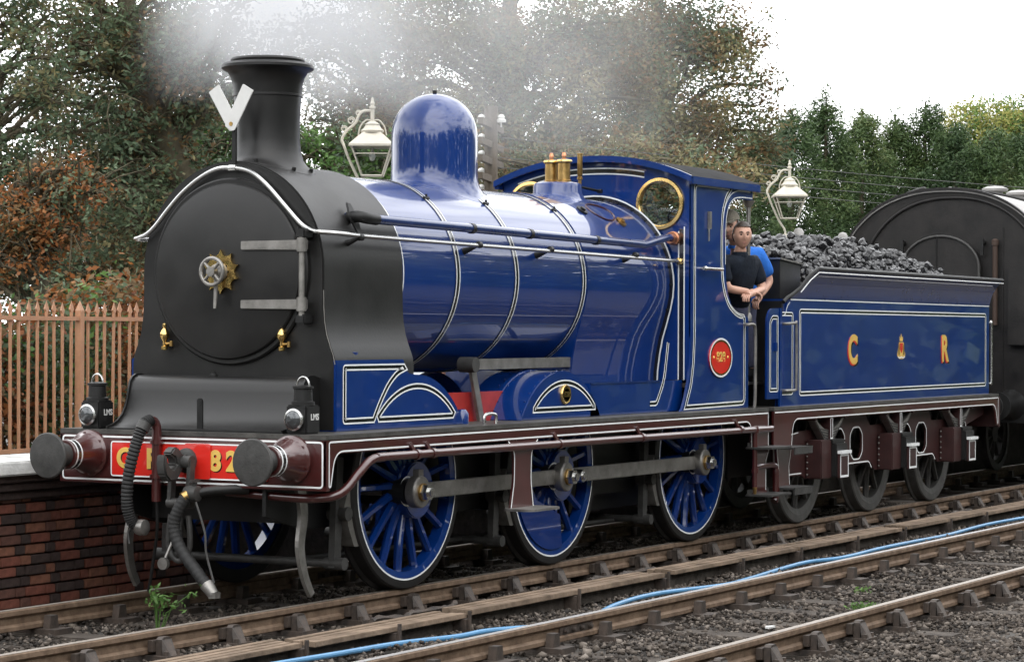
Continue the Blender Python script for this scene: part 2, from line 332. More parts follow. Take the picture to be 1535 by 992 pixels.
P('coupling_lever', MB().cyl((-.14, -.03, .56), (-.24, .02, .33), .011).lathe([(0, -.016), (.042, -.014), (.042, .014), (0, .016)], (-.25, .03, .29), 'x', 20), STEEL, cp)
P('coupling_shackle', MB().tube(spl([(-.14, -.10, .62), (-.14, -.11, .40), (-.14, -.02, .30), (-.14, .07, .40), (-.14, .05, .62)]), .02), IRONG, cp)
# vacuum pipe and bag
vp = P('vacuum_standpipe', MB().tube(spl([(-.055, .24, .70), (-.055, .24, 1.0), (-.055, .24, 1.2), (-.075, .245, 1.255), (-.12, .25, 1.265)]), .034, 14).lathe([(.048, .86), (.048, .89)], (-.055, .24, 0)).lathe([(.046, 1.10), (.046, 1.13)], (-.055, .24, 0)), MAROON)
hp = spl([(-.11, .25, 1.268), (-.18, .26, 1.235), (-.225, .29, 1.10), (-.25, .33, .90), (-.245, .35, .70), (-.22, .33, .57), (-.18, .29, .53)], 22)
P('vacuum_hose', MB().tube(hp, [.040+.0045*math.sin(i*2.1) for i in range(len(hp))], 14), RUBBER, vp)
P('hose_clip', MB().cyl((-.165, .257, 1.25), (-.195, .265, 1.20), .048), IRONG, vp)
P('hose_coupling', MB().lathe([(.03, -.05), (.055, -.04), (.058, 0), (.05, .03), (.02, .045)], (-.18, .28, .525), 'y', 16), STEEL, vp)
P('retaining_chain', MB().tube(spl([(-.2, .34, .53), (-.2, .37, .48), (-.2, .36, .41)]), .009, 6), IRONG, vp)
P('drain_pipe', MB().tube(spl([(-.05, .24, .72), (-.03, .25, .5), (0, .31, .25), (.02, .36, .06)]), .012, 8), BLACK, vp)
# steam heating pipe and bag
sh = P('steam_heat_pipe', MB().tube(spl([(.06, -.46, .80), (-.04, -.36, .80), (-.12, -.25, .79), (-.17, -.17, .77)]), .034, 12), BLACK)
P('steam_cock', MB().lathe([(.03, -.06), (.055, -.05), (.06, 0), (.05, .05), (.03, .06)], (-.18, -.16, .775), 'y', 14).cyl((-.18, -.16, .77), (-.19, -.19, .86), .018).box(-.24, -.14, -.20, -.18, .855, .87), IRONG, sh); P('cock_union', MB().cyl((-.20, -.145, .77), (-.235, -.12, .745), .04), BRASSD, sh)
sp = spl([(-.215, -.135, .755), (-.25, -.09, .66), (-.265, -.07, .54), (-.27, -.13, .40), (-.275, -.27, .25), (-.28, -.36, .16)], 14)
P('steam_heat_hose', MB().tube(sp, [.042+.002*math.sin(i*1.9) for i in range(len(sp))], 14), RUBBER, sh)
P('hose_coupling', MB().cyl((-.28, -.355, .17), (-.285, -.42, .10), .05, .038).box(-.32, -.25, -.45, -.40, .08, .12), STEEL, sh)
P('retaining_chain', MB().tube(spl([(-.22, -.22, .72), (-.24, -.31, .52), (-.25, -.33, .38), (-.27, -.41, .18)]), .008, 6), IRONG, sh)
# guard irons and brake gear
for s in (-1, 1):
    g = spl([(.30, s*.72, .84), (.33, s*.73, .62), (.28, s*.74, .40), (.32, s*.75, .20), (.40, s*.755, .06)], 6); m = MB()
    for i in range(len(g)-1): m.bar(g[i], g[i+1]+(g[i+1]-g[i])*.1, .03, .10-.05*i/len(g))
    P('guard_iron', m, STEEL)
for ax in AX:
    for s in (-1, 1):
        bx = ax-.78; hgr = P('brake_hanger', MB().bar((bx-.04, s*.73, 1.0), (bx-.08, s*.73, .22), .05, .085).cyl((bx-.08, s*.66, .25), (bx-.08, s*.82, .25), .045).cyl((bx-.03, s*.66, .60), (bx-.03, s*.82, .60), .05), IRONG)
        P('brake_block', MB().prism(rounded([(bx-.06, .66), (bx-.02, .74), (bx+.045, .86), (bx+.02, .70), (bx+.05, .56), (bx+.10, .44), (bx+.14, .36), (bx+.07, .36), (bx+.0, .50)], .02, 3), SIDE(s*.80), (0, -s*.12, 0)), STEEL, hgr)
P('brake_pull_rod', MB().cyl((.7, -.45, .27), (7.3, -.45, .22), .02), IRONG)
for i, ax in enumerate(AX): P('brake_cross_beam', MB().cyl((ax-.86, -.8, .25), (ax-.86, .8, .25), .03), IRONG)
# driving wheels (one mesh set, shared)
def wheel_meshes(R, rin, nsp, hub, sw, mrim, mtyre, deep=.12):
    m = MB().lathe([(rin+.004, 0), (rin-.055, .012), (rin-.06, deep-.02), (rin+.004, deep)], (0, 0, 0), 'y', 64, True)
    for k in range(nsp):
        a = 2*PI*(k+.5)/nsp; c, q = math.cos(a), math.sin(a); e, w, yy = [], [], []
        for r, wd, d0, d1 in ((hub*.9, sw*1.25, .012, .09), (rin*.55, sw, .025, .085), (rin-.04, sw*.95, .028, .08)):
            for t, y in ((-.5, (d0+d1)/2), (-.3, d0), (.3, d0), (.5, (d0+d1)/2), (.3, d1), (-.3, d1)): e.append((r*c-t*wd*q, y, r*q+t*wd*c))
        m.add(e, [(i*6+k2, i*6+(k2+1) % 6, i*6+6+(k2+1) % 6, i*6+6+k2) for i in range(2) for k2 in range(6)])
    m.lathe([(0, -.01), (hub*.8, -.01), (hub, 0), (hub, .10), (0, .10)], (0, 0, 0), 'y', 32)
    t = MB().lathe([(rin+.004, .003), (rin+.006, 0), (R-.012, 0), (R, .01), (R+.002, .10), (R+.028, .112), (R+.028, .132), (R+.018, .14), (rin, .14), (rin+.004, .1)], (0, 0, 0), 'y', 72, True)
    return m.mesh('driving_wheel', mrim), t.mesh('tyre', mtyre, 30)
TYREM = mat('tyre_steel_black', (.016, .015, .015), .45, .3, 0, .3, 8, .1, 60)
wm, tm = wheel_meshes(.762, .690, 17, .15, .052, BLUE, TYREM)
lm = MB().lathe([(.685, -.004), (.698, -.004)], (0, 0, 0), 'y', 72); lm.f = [f for f in lm.f if len(f) == 4]; lm = lm.mesh('rim_line', WHITE)
PX, PZ = -.11, -.038
bossm = MB().prism(arc(.07, -.038, .21, 0, 360, 40)[:-1], SIDE(-.05), (0, .10, 0)).mesh('crank_boss', BLUE, bevel=.01)
bl2 = MB().lathe([(.100, 0), (.112, 0)], (PX+.02, -.052, PZ), 'y', 40); bl2.f = [f for f in bl2.f if len(f) == 4]; bl2 = bl2.mesh('boss_line', WHITE)
pinm = MB().lathe([(.095, .10), (.095, -.085)], (PX, 0, PZ), 'y', 28).mesh('crank_pin', BLACK)
balm = MB().prism([(.64*math.cos(math.radians(a)), .64*math.sin(math.radians(a))) for a in range(158, 288, 5)]+[(.38*math.cos(math.radians(287)), .38*math.sin(math.radians(287))), (-.30, -.22)], SIDE(-.004), (0, .06, 0)).mesh('balance_weight', BLUE)
for i, ax in enumerate(AX):
    for s in (-1, 1):
        w = put('driving_wheel', wm, loco, (ax, s*-YF, .762))
        if s > 0: w.rotation_euler = (0, 0, PI)
        for nm, me in (('tyre', tm), ('rim_line', lm), ('crank_boss', bossm), ('boss_line', bl2), ('crank_pin', pinm))+((('balance_weight', balm),) if i == 1 else ()):
            o = bpy.data.objects.new(nm, me); COL.objects.link(o); o.parent = w
    P('axle', MB().cyl((ax, -.7, .762), (ax, .7, .762), .085), STEEL)
# coupling rods
YR = -.945
for a, b in ((0, 1), (1, 2)):
    x0, x1 = AX[a]+PX, AX[b]+PX; z = .762+PZ
    rod = rounded([(x0, z+.062), (x0+.16, z+.058), (x1-.16, z+.058), (x1, z+.062), (x1, z-.062), (x1-.16, z-.058), (x0+.16, z-.058), (x0, z-.062)], .04, 4)
    P('coupling_rod', MB().prism(rod, SIDE(YR-(.0 if a == 0 else .004)), (0, .05, 0)), STEEL, bevel=.006)
for i, ax in enumerate(AX):
    x, z = ax+PX, .762+PZ; e = P('rod_end', MB().lathe([(.062, .02), (.115, .02), (.118, 0), (.118, -.055), (.110, -.064), (.062, -.064)], (x, YR+.002, z), 'y', 32).box(x-.035, x+.035, YR-.05, YR, z+.1, z+.165), STEEL, bevel=.003)
    P('bearing_bush', MB().lathe([(.066, -.06), (.066, -.078), (.03, -.078)], (x, YR, z), 'y', 28), BRASSD, e)
    P('pin_nut', MB().cyl((x, YR-.07, z), (x, YR-.125, z), .062, n=6).cyl((x, YR-.12, z), (x, YR-.15, z), .032), STEELB, e)
    if i == 1: P('knuckle_pin', MB().cyl((x+.20, YR-.01, z), (x+.20, YR-.10, z), .052, n=8).cyl((x+.2, YR-.1, z), (x+.2, YR-.12, z), .03), STEELB, e)
# running board pipe
pp = spl([(.10, -.25, .775), (.09, -.75, .755), (.11, -1.0, .755), (.20, -1.13, .79), (.36, -1.17, .92), (.50, -1.175, 1.0), (.66, -1.175, 1.015), (1.2, -1.175, 1.018), (7.10, -1.175, 1.0), (7.17, -1.175, .995)], 8)
ep = P('ejector_pipe', MB().tube(pp, .031, 12), MAROON)
P('pipe_drop', MB().tube([(7.165, -1.175, 1.01), (7.165, -1.175, .47)], .026, 12).lathe([(.036, .60), (.036, .64)], (7.165, -1.175, 0), n=14).lathe([(.038, .97), (.042, 1.0), (.03, 1.035)], (7.165, -1.175, 0), n=14), MAROON, ep)
P('pipe_branch', MB().tube(spl([(7.165, -1.175, .655), (7.45, -1.175, .655), (7.62, -1.175, .65), (7.66, -1.175, .60), (7.66, -1.175, .36), (7.63, -1.17, .31)]), [.026]*18+[.034]*13, 12), MAROON, ep)
P('drain_cock', MB().cyl((7.165, -1.175, .47), (7.165, -1.175, .40), .022, .014), BRASSD, ep)
for x in (1.12, 1.34, 3.30, 4.78, 6.82):
    P('pipe_bracket', MB().lathe([(.038, -.02), (.038, .02)], (x, -1.175, 1.018 if x < 3 else 1.01), 'x', 14).bar((x-.02, -1.165, 1.04), (x-.05, -1.146, 1.10), .02, .03), MAROON, ep)
# middle footstep
stp = [(2.50, 1.06), (2.60, .98), (2.595, .75), (2.545, .545), (2.90, .545), (2.86, .75), (2.87, .98), (2.97, 1.06)]
st = P('middle_step', MB().prism(rounded(stp, [0, .06, .05, 0, 0, .05, .06, 0], 4), SIDE(-1.155), (0, .02, 0)), MAROON)
line(st, rounded(stp[:4], [0, .06, .05, 0], 4, False), SIDE(-1.158)); line(st, rounded(stp[4:], [0, .05, .06, 0], 4, False), SIDE(-1.158))
P('step_tread', MB().prism(rounded([(2.48, -1.12), (2.97, -1.12), (2.97, -1.33), (2.93, -1.38), (2.52, -1.38), (2.48, -1.33)], .03, 3), lambda p: (p[0], p[1], .53), (0, 0, .018)), STEEL, st)
P('valance_step_handle', MB().tube(spl([(2.37, -1.02, ZP), (2.37, -1.02, 1.25), (2.42, -1.02, 1.268), (2.50, -1.02, 1.268), (2.55, -1.02, 1.25), (2.55, -1.02, ZP)], 4), .013, 8), STEELB)
# cab steps
cs = P('cab_step', MB().prism([(7.19, .84), (7.24, .70), (7.24, .43), (7.18, .40), (7.52, .40), (7.47, .43), (7.47, .70), (7.56, .84)], SIDE(-1.155), (0, .02, 0)), MAROON)
line(cs, [(7.2, .83), (7.25, .70), (7.25, .43)], SIDE(-1.158)); line(cs, [(7.46, .43), (7.46, .70), (7.55, .83)], SIDE(-1.158))
for z in (.82, .385): P('step_tread', MB().box(7.12, 7.60, -1.36, -1.10, z, z+.02).box(7.12, 7.60, -1.13, -1.115, z, z+.06), IRONG, cs, bevel=.004)

# ------------------------------------------------------------------ smokebox
h = [(RS*math.cos(math.radians(a)), ZC+RS*math.sin(math.radians(a))) for a in range(0, 91, 5)]
flare = [(.882, ZP), (.882, 1.66), (.868, 1.72), (.84, 1.79), (.812, 1.87), (.795, 1.96), (.787, 2.06), (.785, 2.18)]
half = flare+h; prof = [(-a, b) for a, b in half]+[(a, b) for a, b in reversed(half[:-1])]
sbx = P('smokebox', MB().prism(prof, FRONT(.50), (1.07, 0, 0)), SMOKEB, bevel=.012)
P('lining', MB().ribbon([(.5, ZP+.5), (.5, ZP+.5)][:0] or [(y, z) for y, z in [(-a, b) for a, b in flare[1:]]], .008, FRONT(.4995), False), STEEL, sbx)
P('front_ring', MB().lathe([(.60, .51), (.60, .468), (.655, .468), (.668, .480), (.668, .505)], (0, 0, 2.315), 'x', 72), SMOKEB, sbx)
door = P('smokebox_door', MB().lathe([(.625, .475), (.628, .455), (.618, .442), (.58, .432), (.45, .410), (.30, .394), (.15, .385), (0, .382)], (0, 0, 2.315), 'x', 72), SMOKEB)
def strap(z):
    pts = [(-.17, .391), (-.30, .398), (-.42, .410), (-.54, .428), (-.60, .437), (-.69, .437)]; m = MB(); V = []
    for i, (y, x) in enumerate(pts):
        hh = .030+.006*i/5; V += [(x-.024, y, z-hh), (x-.024, y, z+hh), (x+.01, y, z+hh), (x+.01, y, z-hh)]
    m.add(V, [(i*4+k, i*4+(k+1) % 4, i*4+4+(k+1) % 4, i*4+4+k) for i in range(5) for k in range(4)]+[(3, 2, 1, 0), (20, 21, 22, 23)]); return m.cyl((.41, -.66, z-.05), (.41, -.66, z+.05), .036)
for z in (2.495, 2.08): P('hinge_strap', strap(z), STEEL, door, bevel=.004)
P('hinge_rod', MB().cyl((.41, -.66, 1.99), (.41, -.66, 2.57), .021), STEEL, door); 
for z in (1.975, 2.575): P('hinge_lug', MB().box(.385, .50, -.70, -.62, z-.035, z+.035), BLACK, door, bevel=.01)
star = []
for k in range(20):
    a = PI/2+k*PI/10; rr_ = .158 if k % 2 == 0 else .085; star.append((rr_*math.cos(a), 2.31+rr_*math.sin(a)))
# concave scalloped star plate
sp_ = []
for k in range(10):
    a0, a1 = PI/2+k*PI/5, PI/2+(k+1)*PI/5; A = Vector((math.cos(a0), math.sin(a0)))*.16; B = Vector((math.cos(a1), math.sin(a1)))*.16; C = (A+B).normalized()*.088
    for t in (0, .08, .25, .5, .75, .92): q = (1-t)**2*A+2*t*(1-t)*C*.95+t*t*B; sp_.append((q.x, 2.31+q.y))
holes = [[(.088*math.cos(PI/2+k*PI/5+PI/10*1.0)*.72+.011*math.cos(b), 2.31+.088*math.sin(PI/2+k*PI/5+PI/10)*.72+.011*math.sin(b)) for b in (0, 1.05, 2.1, 3.14, 4.2, 5.2)] for k in range(10)]
P('star_plate', MB().plate(sp_, holes, FRONT(.362), (.018, 0, 0)), BRASS, door, smooth=0)
P('dart_boss', MB().lathe([(.062, .365), (.066, .355), (.06, .33), (.05, .30), (.035, .29), (.035, .24), (0, .238)], (0, 0, 2.31), 'x', 28), STEEL, door)
hw = MB().tube([(.262, .095*math.cos(a), 2.31+.095*math.sin(a)) for a in np.linspace(0, 2*PI, 33)], .014, 10, False)
for k in range(4): a = PI/4+k*PI/2; hw.cyl((.262, .02*math.cos(a), 2.31+.02*math.sin(a)), (.262, .095*math.cos(a), 2.31+.095*math.sin(a)), .012, n=8)
P('door_handwheel', hw, STEEL, door); P('door_handle', MB().tube([(.315, 0, 2.31), (.31, 0, 2.18), (.30, 0, 2.05)], [.016, .015, .013], 10), STEEL, door)
for y in (.555, -.465):
    lb = P('brass_lubricator', MB().lathe([(0, 1.945), (.013, 1.944), (.016, 1.925), (.012, 1.91), (.024, 1.895), (.034, 1.87), (.034, 1.85), (.02, 1.825), (.014, 1.815), (.014, 1.785), (.024, 1.78), (.024, 1.755), (0, 1.75)], (.455, y, 0), n=20), BRASS)
    P('lubricator_tap', MB().cyl((.455, y, 1.79), (.50, y, 1.79), .014).cyl((.455, y, 1.80), (.455, y-.055, 1.80), .010).cyl((.455, y-.06, 1.78), (.455, y-.06, 1.82), .013), BRASSD, lb)
# piston valve / steam chest cover ahead of the smokebox
pc = [(.50, 1.19), (.50, 1.555), (.44, 1.572), (.385, 1.57), (.34, 1.55), (.312, 1.515), (.298, 1.46), (.285, 1.40), (.262, 1.34), (.225, 1.285), (.17, 1.24), (.11, 1.212), (.05, 1.201), (.05, 1.19)]
stc = P('steam_chest_cover', MB().prism(pc, SIDE(-.74), (0, 1.50, 0)), SMOKEB)
for y in (-.755, .76-.015):
    P('cover_flange', MB().prism(inset(pc, -.012) if False else [(a-.012*(a < .49), b+.012*(b > 1.2)) for a, b in pc], SIDE(y), (0, .014, 0)), SMOKEB, stc)
P('cover_knob', MB().lathe([(.03, 1.565), (.03, 1.58), (.016, 1.59), (.016, 1.60), (0, 1.604)], (.40, .08, 0), n=16), BLACK, stc)
P('lamp_iron', MB().box(.09, .105, -.045, .0, ZP, 1.40).lathe([(0, -.01), (.022, -.01), (.022, .005)], (.0975, -.0225, 1.40), 'x', 12), BLACK)
# chimney
cp_ = [(.19, 3.55), (.20, 3.84), (.235, 3.872), (.262, 3.876), (.272, 3.862), (.268, 3.846), (.322, 3.836), (.338, 3.82), (.338, 3.802), (.325, 3.79), (.292, 3.775), (.268, 3.735), (.255, 3.68), (.249, 3.615), (.256, 3.612), (.256, 3.597), (.246, 3.594), (.240, 3.50), (.236, 3.40), (.237, 3.31), (.244, 3.25), (.262, 3.19), (.295, 3.145), (.335, 3.118), (.35, 3.112), (.352, 3.100), (.30, 3.04)]
ch = P('chimney', MB().lathe(cp_, (.945, 0, 0), 'z', 56, warp=saddle(ZC, RS, lambda t: max(0, min(1, (3.40-t)/.28))**1.5)), SMOKEB)
for a in (20, 70, 110, 160, 200, 250, 290, 340):
    x, y = .945+.325*math.cos(math.radians(a)), .325*math.sin(math.radians(a)); z = ZC+math.sqrt(RS**2-y*y)+.012; P('base_bolt', MB().cyl((x, y, z-.01), (x, y*1.02, z+.016), .016, n=6), BLACK, ch)

# ------------------------------------------------------------------ boiler, firebox, dome
P('boiler', MB().lathe([(RB, 1.565), (RB, 4.62)], (0, 0, ZC), 'x', 96), BLUE)
bandsx = (1.585, 2.415, 3.35, 4.52)
for i, x in enumerate(bandsx):
    w = .030
    b = P('boiler_band', MB().lathe([(RB, -w), (RB+.006, -w+.003), (RB+.006, w-.003), (RB, w)], (x, 0, ZC), 'x', 96), BLACKL if i else BLUE)
    for dx in (-.024, .024): m = MB().lathe([(RB+.008, dx-.006), (RB+.008, dx+.006)], (x, 0, ZC), 'x', 96); m.f = [f for f in m.f if len(f) == 4]; P('lining', m, WHITE, b)
    for a in (38,):
        if i: y, z = -(RB+.01)*math.sin(math.radians(a)), ZC+(RB+.01)*math.cos(math.radians(a)); P('band_clip', MB().cyl((x-.035, y, z), (x+.035, y, z), .012, n=8).cyl((x, y, z-.03), (x, y, z+.03), .010, n=8), BLACK, b)
P('firebox_joint', MB().lathe([(RB, -.008), (RB+.003, -.006), (RB+.003, .006), (RB, .008)], (5.47, 0, ZC), 'x', 96), BLUE)
fh = [(.60, ZP), (.615, 1.55), (.635, 1.70), (.665, 1.85), (.705, 1.98), (.74, 2.10), (.765, 2.22), (.772, ZC)]+[(.772*math.cos(math.radians(a)), ZC+.772*math.sin(math.radians(a))) for a in range(6, 91, 6)]
fprof = [(-a, b) for a, b in fh]+[(a, b) for a, b in reversed(fh[:-1])]
P('firebox', MB().prism(fprof, FRONT(4.56), (1.62, 0, 0)), BLUE, bevel=.008)
fo = [(a+.05*min(1, 1), b+(.045 if b > ZC else 0)) for a, b in fh]
fa = MB().ribbon([(-a, b) for a, b in fh]+[(a, b) for a, b in reversed(fh[:-1])], .07, FRONT(6.168), False); fbd = P('firebox_beading', fa, BLACKL)
o2 = inset(fprof, .040, False); P('lining', MB().ribbon(o2, .014, FRONT(6.166), False), WHITE, fbd)
for k in range(5, len(fprof)-5, 2): y, z = inset(fprof, .008, False)[k]; P('beading_bolt', MB().cyl((6.168, y, z), (6.155, y, z), .010, n=6), BLACK, fbd)
for (x, y0, z0) in ((5.05, -.46, 2.94), (5.62, -.55, 2.86)):
    a = math.atan2(-y0, z0-ZC); y, z = -.775*math.sin(a), ZC+.775*math.cos(a); n_ = Vector((0, -math.sin(a), math.cos(a))); c_ = Vector((x, y, z))
    P('washout_plug', MB().tube([c_-n_*.01, c_+n_*.012], .055, 20).tube([c_+n_*.01, c_+n_*.03], .026, 8), BLACK if x < 5.2 else BRASSD)
P('handhole_ring', MB().tube([(5.42+.20*math.cos(t), -(.777)*math.sin(.62+.16*math.sin(t)), ZC+.777*math.cos(.62+.16*math.sin(t))) for t in np.linspace(0, 2*PI, 40)], .008, 6, False), MAROON)
dp = [(0, 3.822), (.06, 3.818), (.14, 3.795), (.22, 3.75), (.285, 3.685), (.325, 3.61), (.347, 3.52), (.352, 3.42), (.352, 3.30), (.354, 3.22), (.366, 3.165), (.392, 3.12), (.425, 3.09), (.45, 3.078), (.452, 3.066), (.38, 3.02)]
dome = P('dome', MB().lathe(spl([(a, b, 0) for a, b in dp[:-2]], 3) and [(p.x, p.y) for p in spl([(a, b, 0) for a, b in dp[:-2]], 3)]+dp[-2:], (3.33, 0, 0), 'z', 72, warp=saddle(ZC, RB, lambda t: max(0, min(1, (3.34-t)/.24))**1.4)), BLUE)
P('dome_joint', MB().lathe([(.40, 3.085), (.458, 3.072), (.464, 3.062), (.458, 3.05), (.40, 3.03)], (3.33, 0, 0), 'z', 72, warp=saddle(ZC, RB, lambda t: 1)), BLACK, dome)
P('dome_finial', MB().cyl((3.33, 0, 3.81), (3.33, 0, 3.85), .018), BLACK, dome)
# safety valves and whistle
sv = P('safety_valve_seat', MB().lathe([(0, 3.218), (.19, 3.215), (.208, 3.205), (.215, 3.185), (.220, 3.15), (.238, 3.115), (.285, 3.088), (.31, 3.08), (.31, 3.066), (.25, 3.03)], (5.47, 0, 0), 'z', 48, warp=saddle(ZC, .772, lambda t: max(0, min(1, (3.18-t)/.08)))), BLUE)
for d in (-.075, .075):
    c_ = P('safety_valve', MB().lathe([(.066, 3.21), (.066, 3.235), (.057, 3.24), (.055, 3.385), (.068, 3.39), (.070, 3.405), (.066, 3.415), (.04, 3.42), (.0, 3.425)], (5.47+d*.3, d, 0), n=28), BRASSD)
    P('valve_spindle', MB().cyl((5.47+d*.3, d, 3.42), (5.47+d*.3, d, 3.455), .018).cyl((5.47+d*.3, d, 3.45), (5.47+d*.3, d, 3.482), .022, .014), COPPER, c_); P('valve_rim', MB().lathe([(.068, 3.390), (.073, 3.397), (.073, 3.407), (.068, 3.415)], (5.47+d*.3, d, 0), n=28, cap=False), BRASS, c_)
wh = P('whistle', MB().lathe([(.016, 3.05), (.016, 3.26), (.026, 3.265), (.026, 3.285), (.018, 3.29), (.024, 3.31), (.024, 3.485), (.028, 3.49), (.028, 3.50), (0, 3.505)], (5.86, -.02, 0), n=16), BRASSD)
P('whistle_lever', MB().cyl((5.86, -.02, 3.20), (6.1, -.10, 3.17), .012).cyl((6.1, -.12, 3.17), (6.1, -.08, 3.17), .02), BLACK, wh)
# handrails
fr = [(-.775, 2.585), (-.70, 2.60), (-.62, 2.645), (-.50, 2.76), (-.33, 2.925), (-.19, 3.02), (-.04, 3.05), (.10, 3.045), (.25, 2.985), (.40, 2.885), (.53, 2.765), (.64, 2.65), (.72, 2.59), (.79, 2.565)]
hr = [(6.19, -.865, 2.53), (4, -.865, 2.545), (1.2, -.865, 2.565), (.62, -.865, 2.575), (.52, -.845, 2.578)]+[(.455, y, z) for y, z in fr]+[(.50, .85, 2.56), (.62, .865, 2.56), (1.2, .865, 2.56), (6.19, .865, 2.54)]
hrl = P('boiler_handrail', MB().tube(spl(hr, 5), .0165, 10), STEELB)
P('handrail_joint', MB().lathe([(.024, -.03), (.024, .03)], (.455, -.04, 3.05), 'y', 14), STEELB, hrl)
for x in (.85, 2.55, 3.72, 5.28): P('handrail_pillar', MB().lathe([(0, -.03), (.026, -.02), (.026, .02), (0, .03)], (x, -.865, 2.56), 'x', 14).tube([(x, -.85, 2.556), (x, -.79, 2.53), (x, -.72, 2.51)], [.014, .018, .03], 10), BLACK, hrl)
P('handrail_end', MB().lathe([(0, -.03), (.03, -.02), (.034, 0), (.03, .02), (0, .03)], (6.175, -.865, 2.53), 'x', 16), BRASS, hrl)
bp = P('blower_pipe', MB().tube(spl([(.98, -.66, 2.71), (.98, -.76, 2.715), (1.02, -.80, 2.705), (1.12, -.805, 2.70), (2, -.805, 2.692), (5.2, -.805, 2.665), (5.55, -.805, 2.66), (5.75, -.81, 2.69), (6.0, -.815, 2.735), (6.12, -.815, 2.735)], 6), .036, 12), BLUER)
P('pipe_elbow', MB().tube(spl([(.98, -.68, 2.71), (.98, -.765, 2.715), (1.03, -.803, 2.705), (1.16, -.805, 2.70)], 5), .043, 12), BLACK, bp)
P('pipe_flange', MB().tube([(.98, -.66, 2.715), (.98, -.70, 2.715)], .0, 4) if False else MB().prism(rounded([(.93, 2.70), (.96, 2.82), (1.0, 2.82), (1.03, 2.70), (1.0, 2.60), (.96, 2.60)], .03, 3), lambda p: (p[0], -.665-(2.82-p[1])*.42, p[1]), (0, -.02, -.008)), BLACK, bp)
P('pipe_union', MB().lathe([(.05, 6.08), (.055, 6.10), (.05, 6.13), (.062, 6.135), (.062, 6.175), (.05, 6.195)], (0, -.815, 2.735), 'x', 16), COPPER, bp)
for x in (2.415, 3.35, 4.52): P('pipe_clip', MB().lathe([(.041, -.025), (.041, .025)], (x+.12, -.805, 2.69-.009*(x-2)), 'x', 14), BLACK, bp)

# ------------------------------------------------------------------ splashers, sandboxes
YS = -.89
sb_out = [(.503, ZP), (.503, 1.69), (1.41, 1.69), (1.425, 1.64), (1.455, 1.605), (1.50, 1.585), (1.56, 1.578)]+[p for p in arc(1.593, .762, .815, 88, 31.7, 18)]
BK = (0, .0012, 0)
for s in (-1, 1):
    sb = P('sandbox_splasher', MB().prism(sb_out, SIDE(s*-YS), (0, -s*.42, 0)), BLUE, bevel=.006)
    if s < 0:
        A = rounded([(.59, 1.245), (1.0, 1.245), (1.08, 1.36), (1.20, 1.50), (1.32, 1.58), (1.45, 1.615), (1.41, 1.655), (.59, 1.655)], [.03, .0, .05, .1, .05, .0, .0, .03], 5)
        lining(sb, A, SIDE(YS-.003), True, .011, .034, -1)
        B = [(1.06, 1.245)]+[p for p in arc(1.593, .70, .81, 137.7, 42.3, 22)][1:-1]+[(2.12, 1.245)]
        lining(sb, B, SIDE(YS-.003), True, .011, .034, 1)
        P('sand_filler', MB().lathe([(.075, 1.685), (.075, 1.71), (.085, 1.715), (.088, 1.745), (.06, 1.752), (0, 1.755)], (.80, -.78, 0), n=28), BLUE, sb)
    m2 = arc(3.879, .762, .815, 148.3, 31.7, 32); sp2 = P('splasher', MB().prism(m2, SIDE(s*-YS), (0, -s*.30, 0)), BLUE, bevel=.006)
    P('inner_splasher', MB().prism(arc(3.879, .762, .80, 147.5, 32.5, 32), SIDE(s*(-YS-.31)), (0, -s*.24, 0)), BLUE, sp2, bevel=.004)
    if s < 0:
        lining(sp2, [(3.38, 1.25)]+arc(3.925, .70, .80, 136.5, 43.5, 22)[1:-1]+[(4.47, 1.25)], SIDE(YS-.003), True, .011, .036, 1)
        P('splasher_seam', MB().prism(arc(3.879, .762, .821, 148, 32, 32)+arc(3.879, .762, .80, 32, 148, 32), SIDE(YS+.285), (0, .03, 0)), BLUE, sp2)
        for k in range(12):
            a = math.radians(142-k*7)
            for yy in (YS+.03, YS+.27, YS+.35): P('rivet', MB().cyl((3.879+.812*math.cos(a), yy, .762+.812*math.sin(a)), (3.879+.821*math.cos(a), yy, .762+.821*math.sin(a)), .009, .006, n=8), BLUE, sp2)
        np_ = P('maker_plate', MB().lathe([(0, -.018), (.064, -.018), (.070, -.022), (.076, -.022), (.08, -.015), (.08, 0)], (3.925, YS, 1.385), 'y', 36), BRASS, sp2)
        P('plate_field', MB().lathe([(.0, -.0195), (.063, -.0195)], (3.925, YS, 1.385), 'y', 36), BLACK, np_); text('lettering', '828', .06, BRASS, np_, (3.925, YS-.0215, 1.385), (1, 0, 0), off=.002)
        P('lining', MB().lathe([(.052, -.0215), (.057, -.0215)], (3.925, YS, 1.385), 'y', 32, cap=False), BRASS, np_)
    bx = P('rear_splasher', MB().box(4.38, 6.19, min(s*-YS, s*(-YS-.32)), max(s*-YS, s*(-YS-.32)), ZP+.001, 1.468), BLUE, bevel=.006)
    P('splasher_edge_strip', MB().box(4.38, 5.72, s*(-YS)-.006*(s < 0)-.0, s*(-YS)+.006*(s > 0), 1.458, 1.474), BLUER, bx)
lining(loco, rounded([(5.52, 1.255), (5.66, 1.255), (5.82, 1.46), (5.90, 1.80)], [.0, .04, .1, 0], 6, False), SIDE(YS-.003), False, .011, .034, -1, black=True)
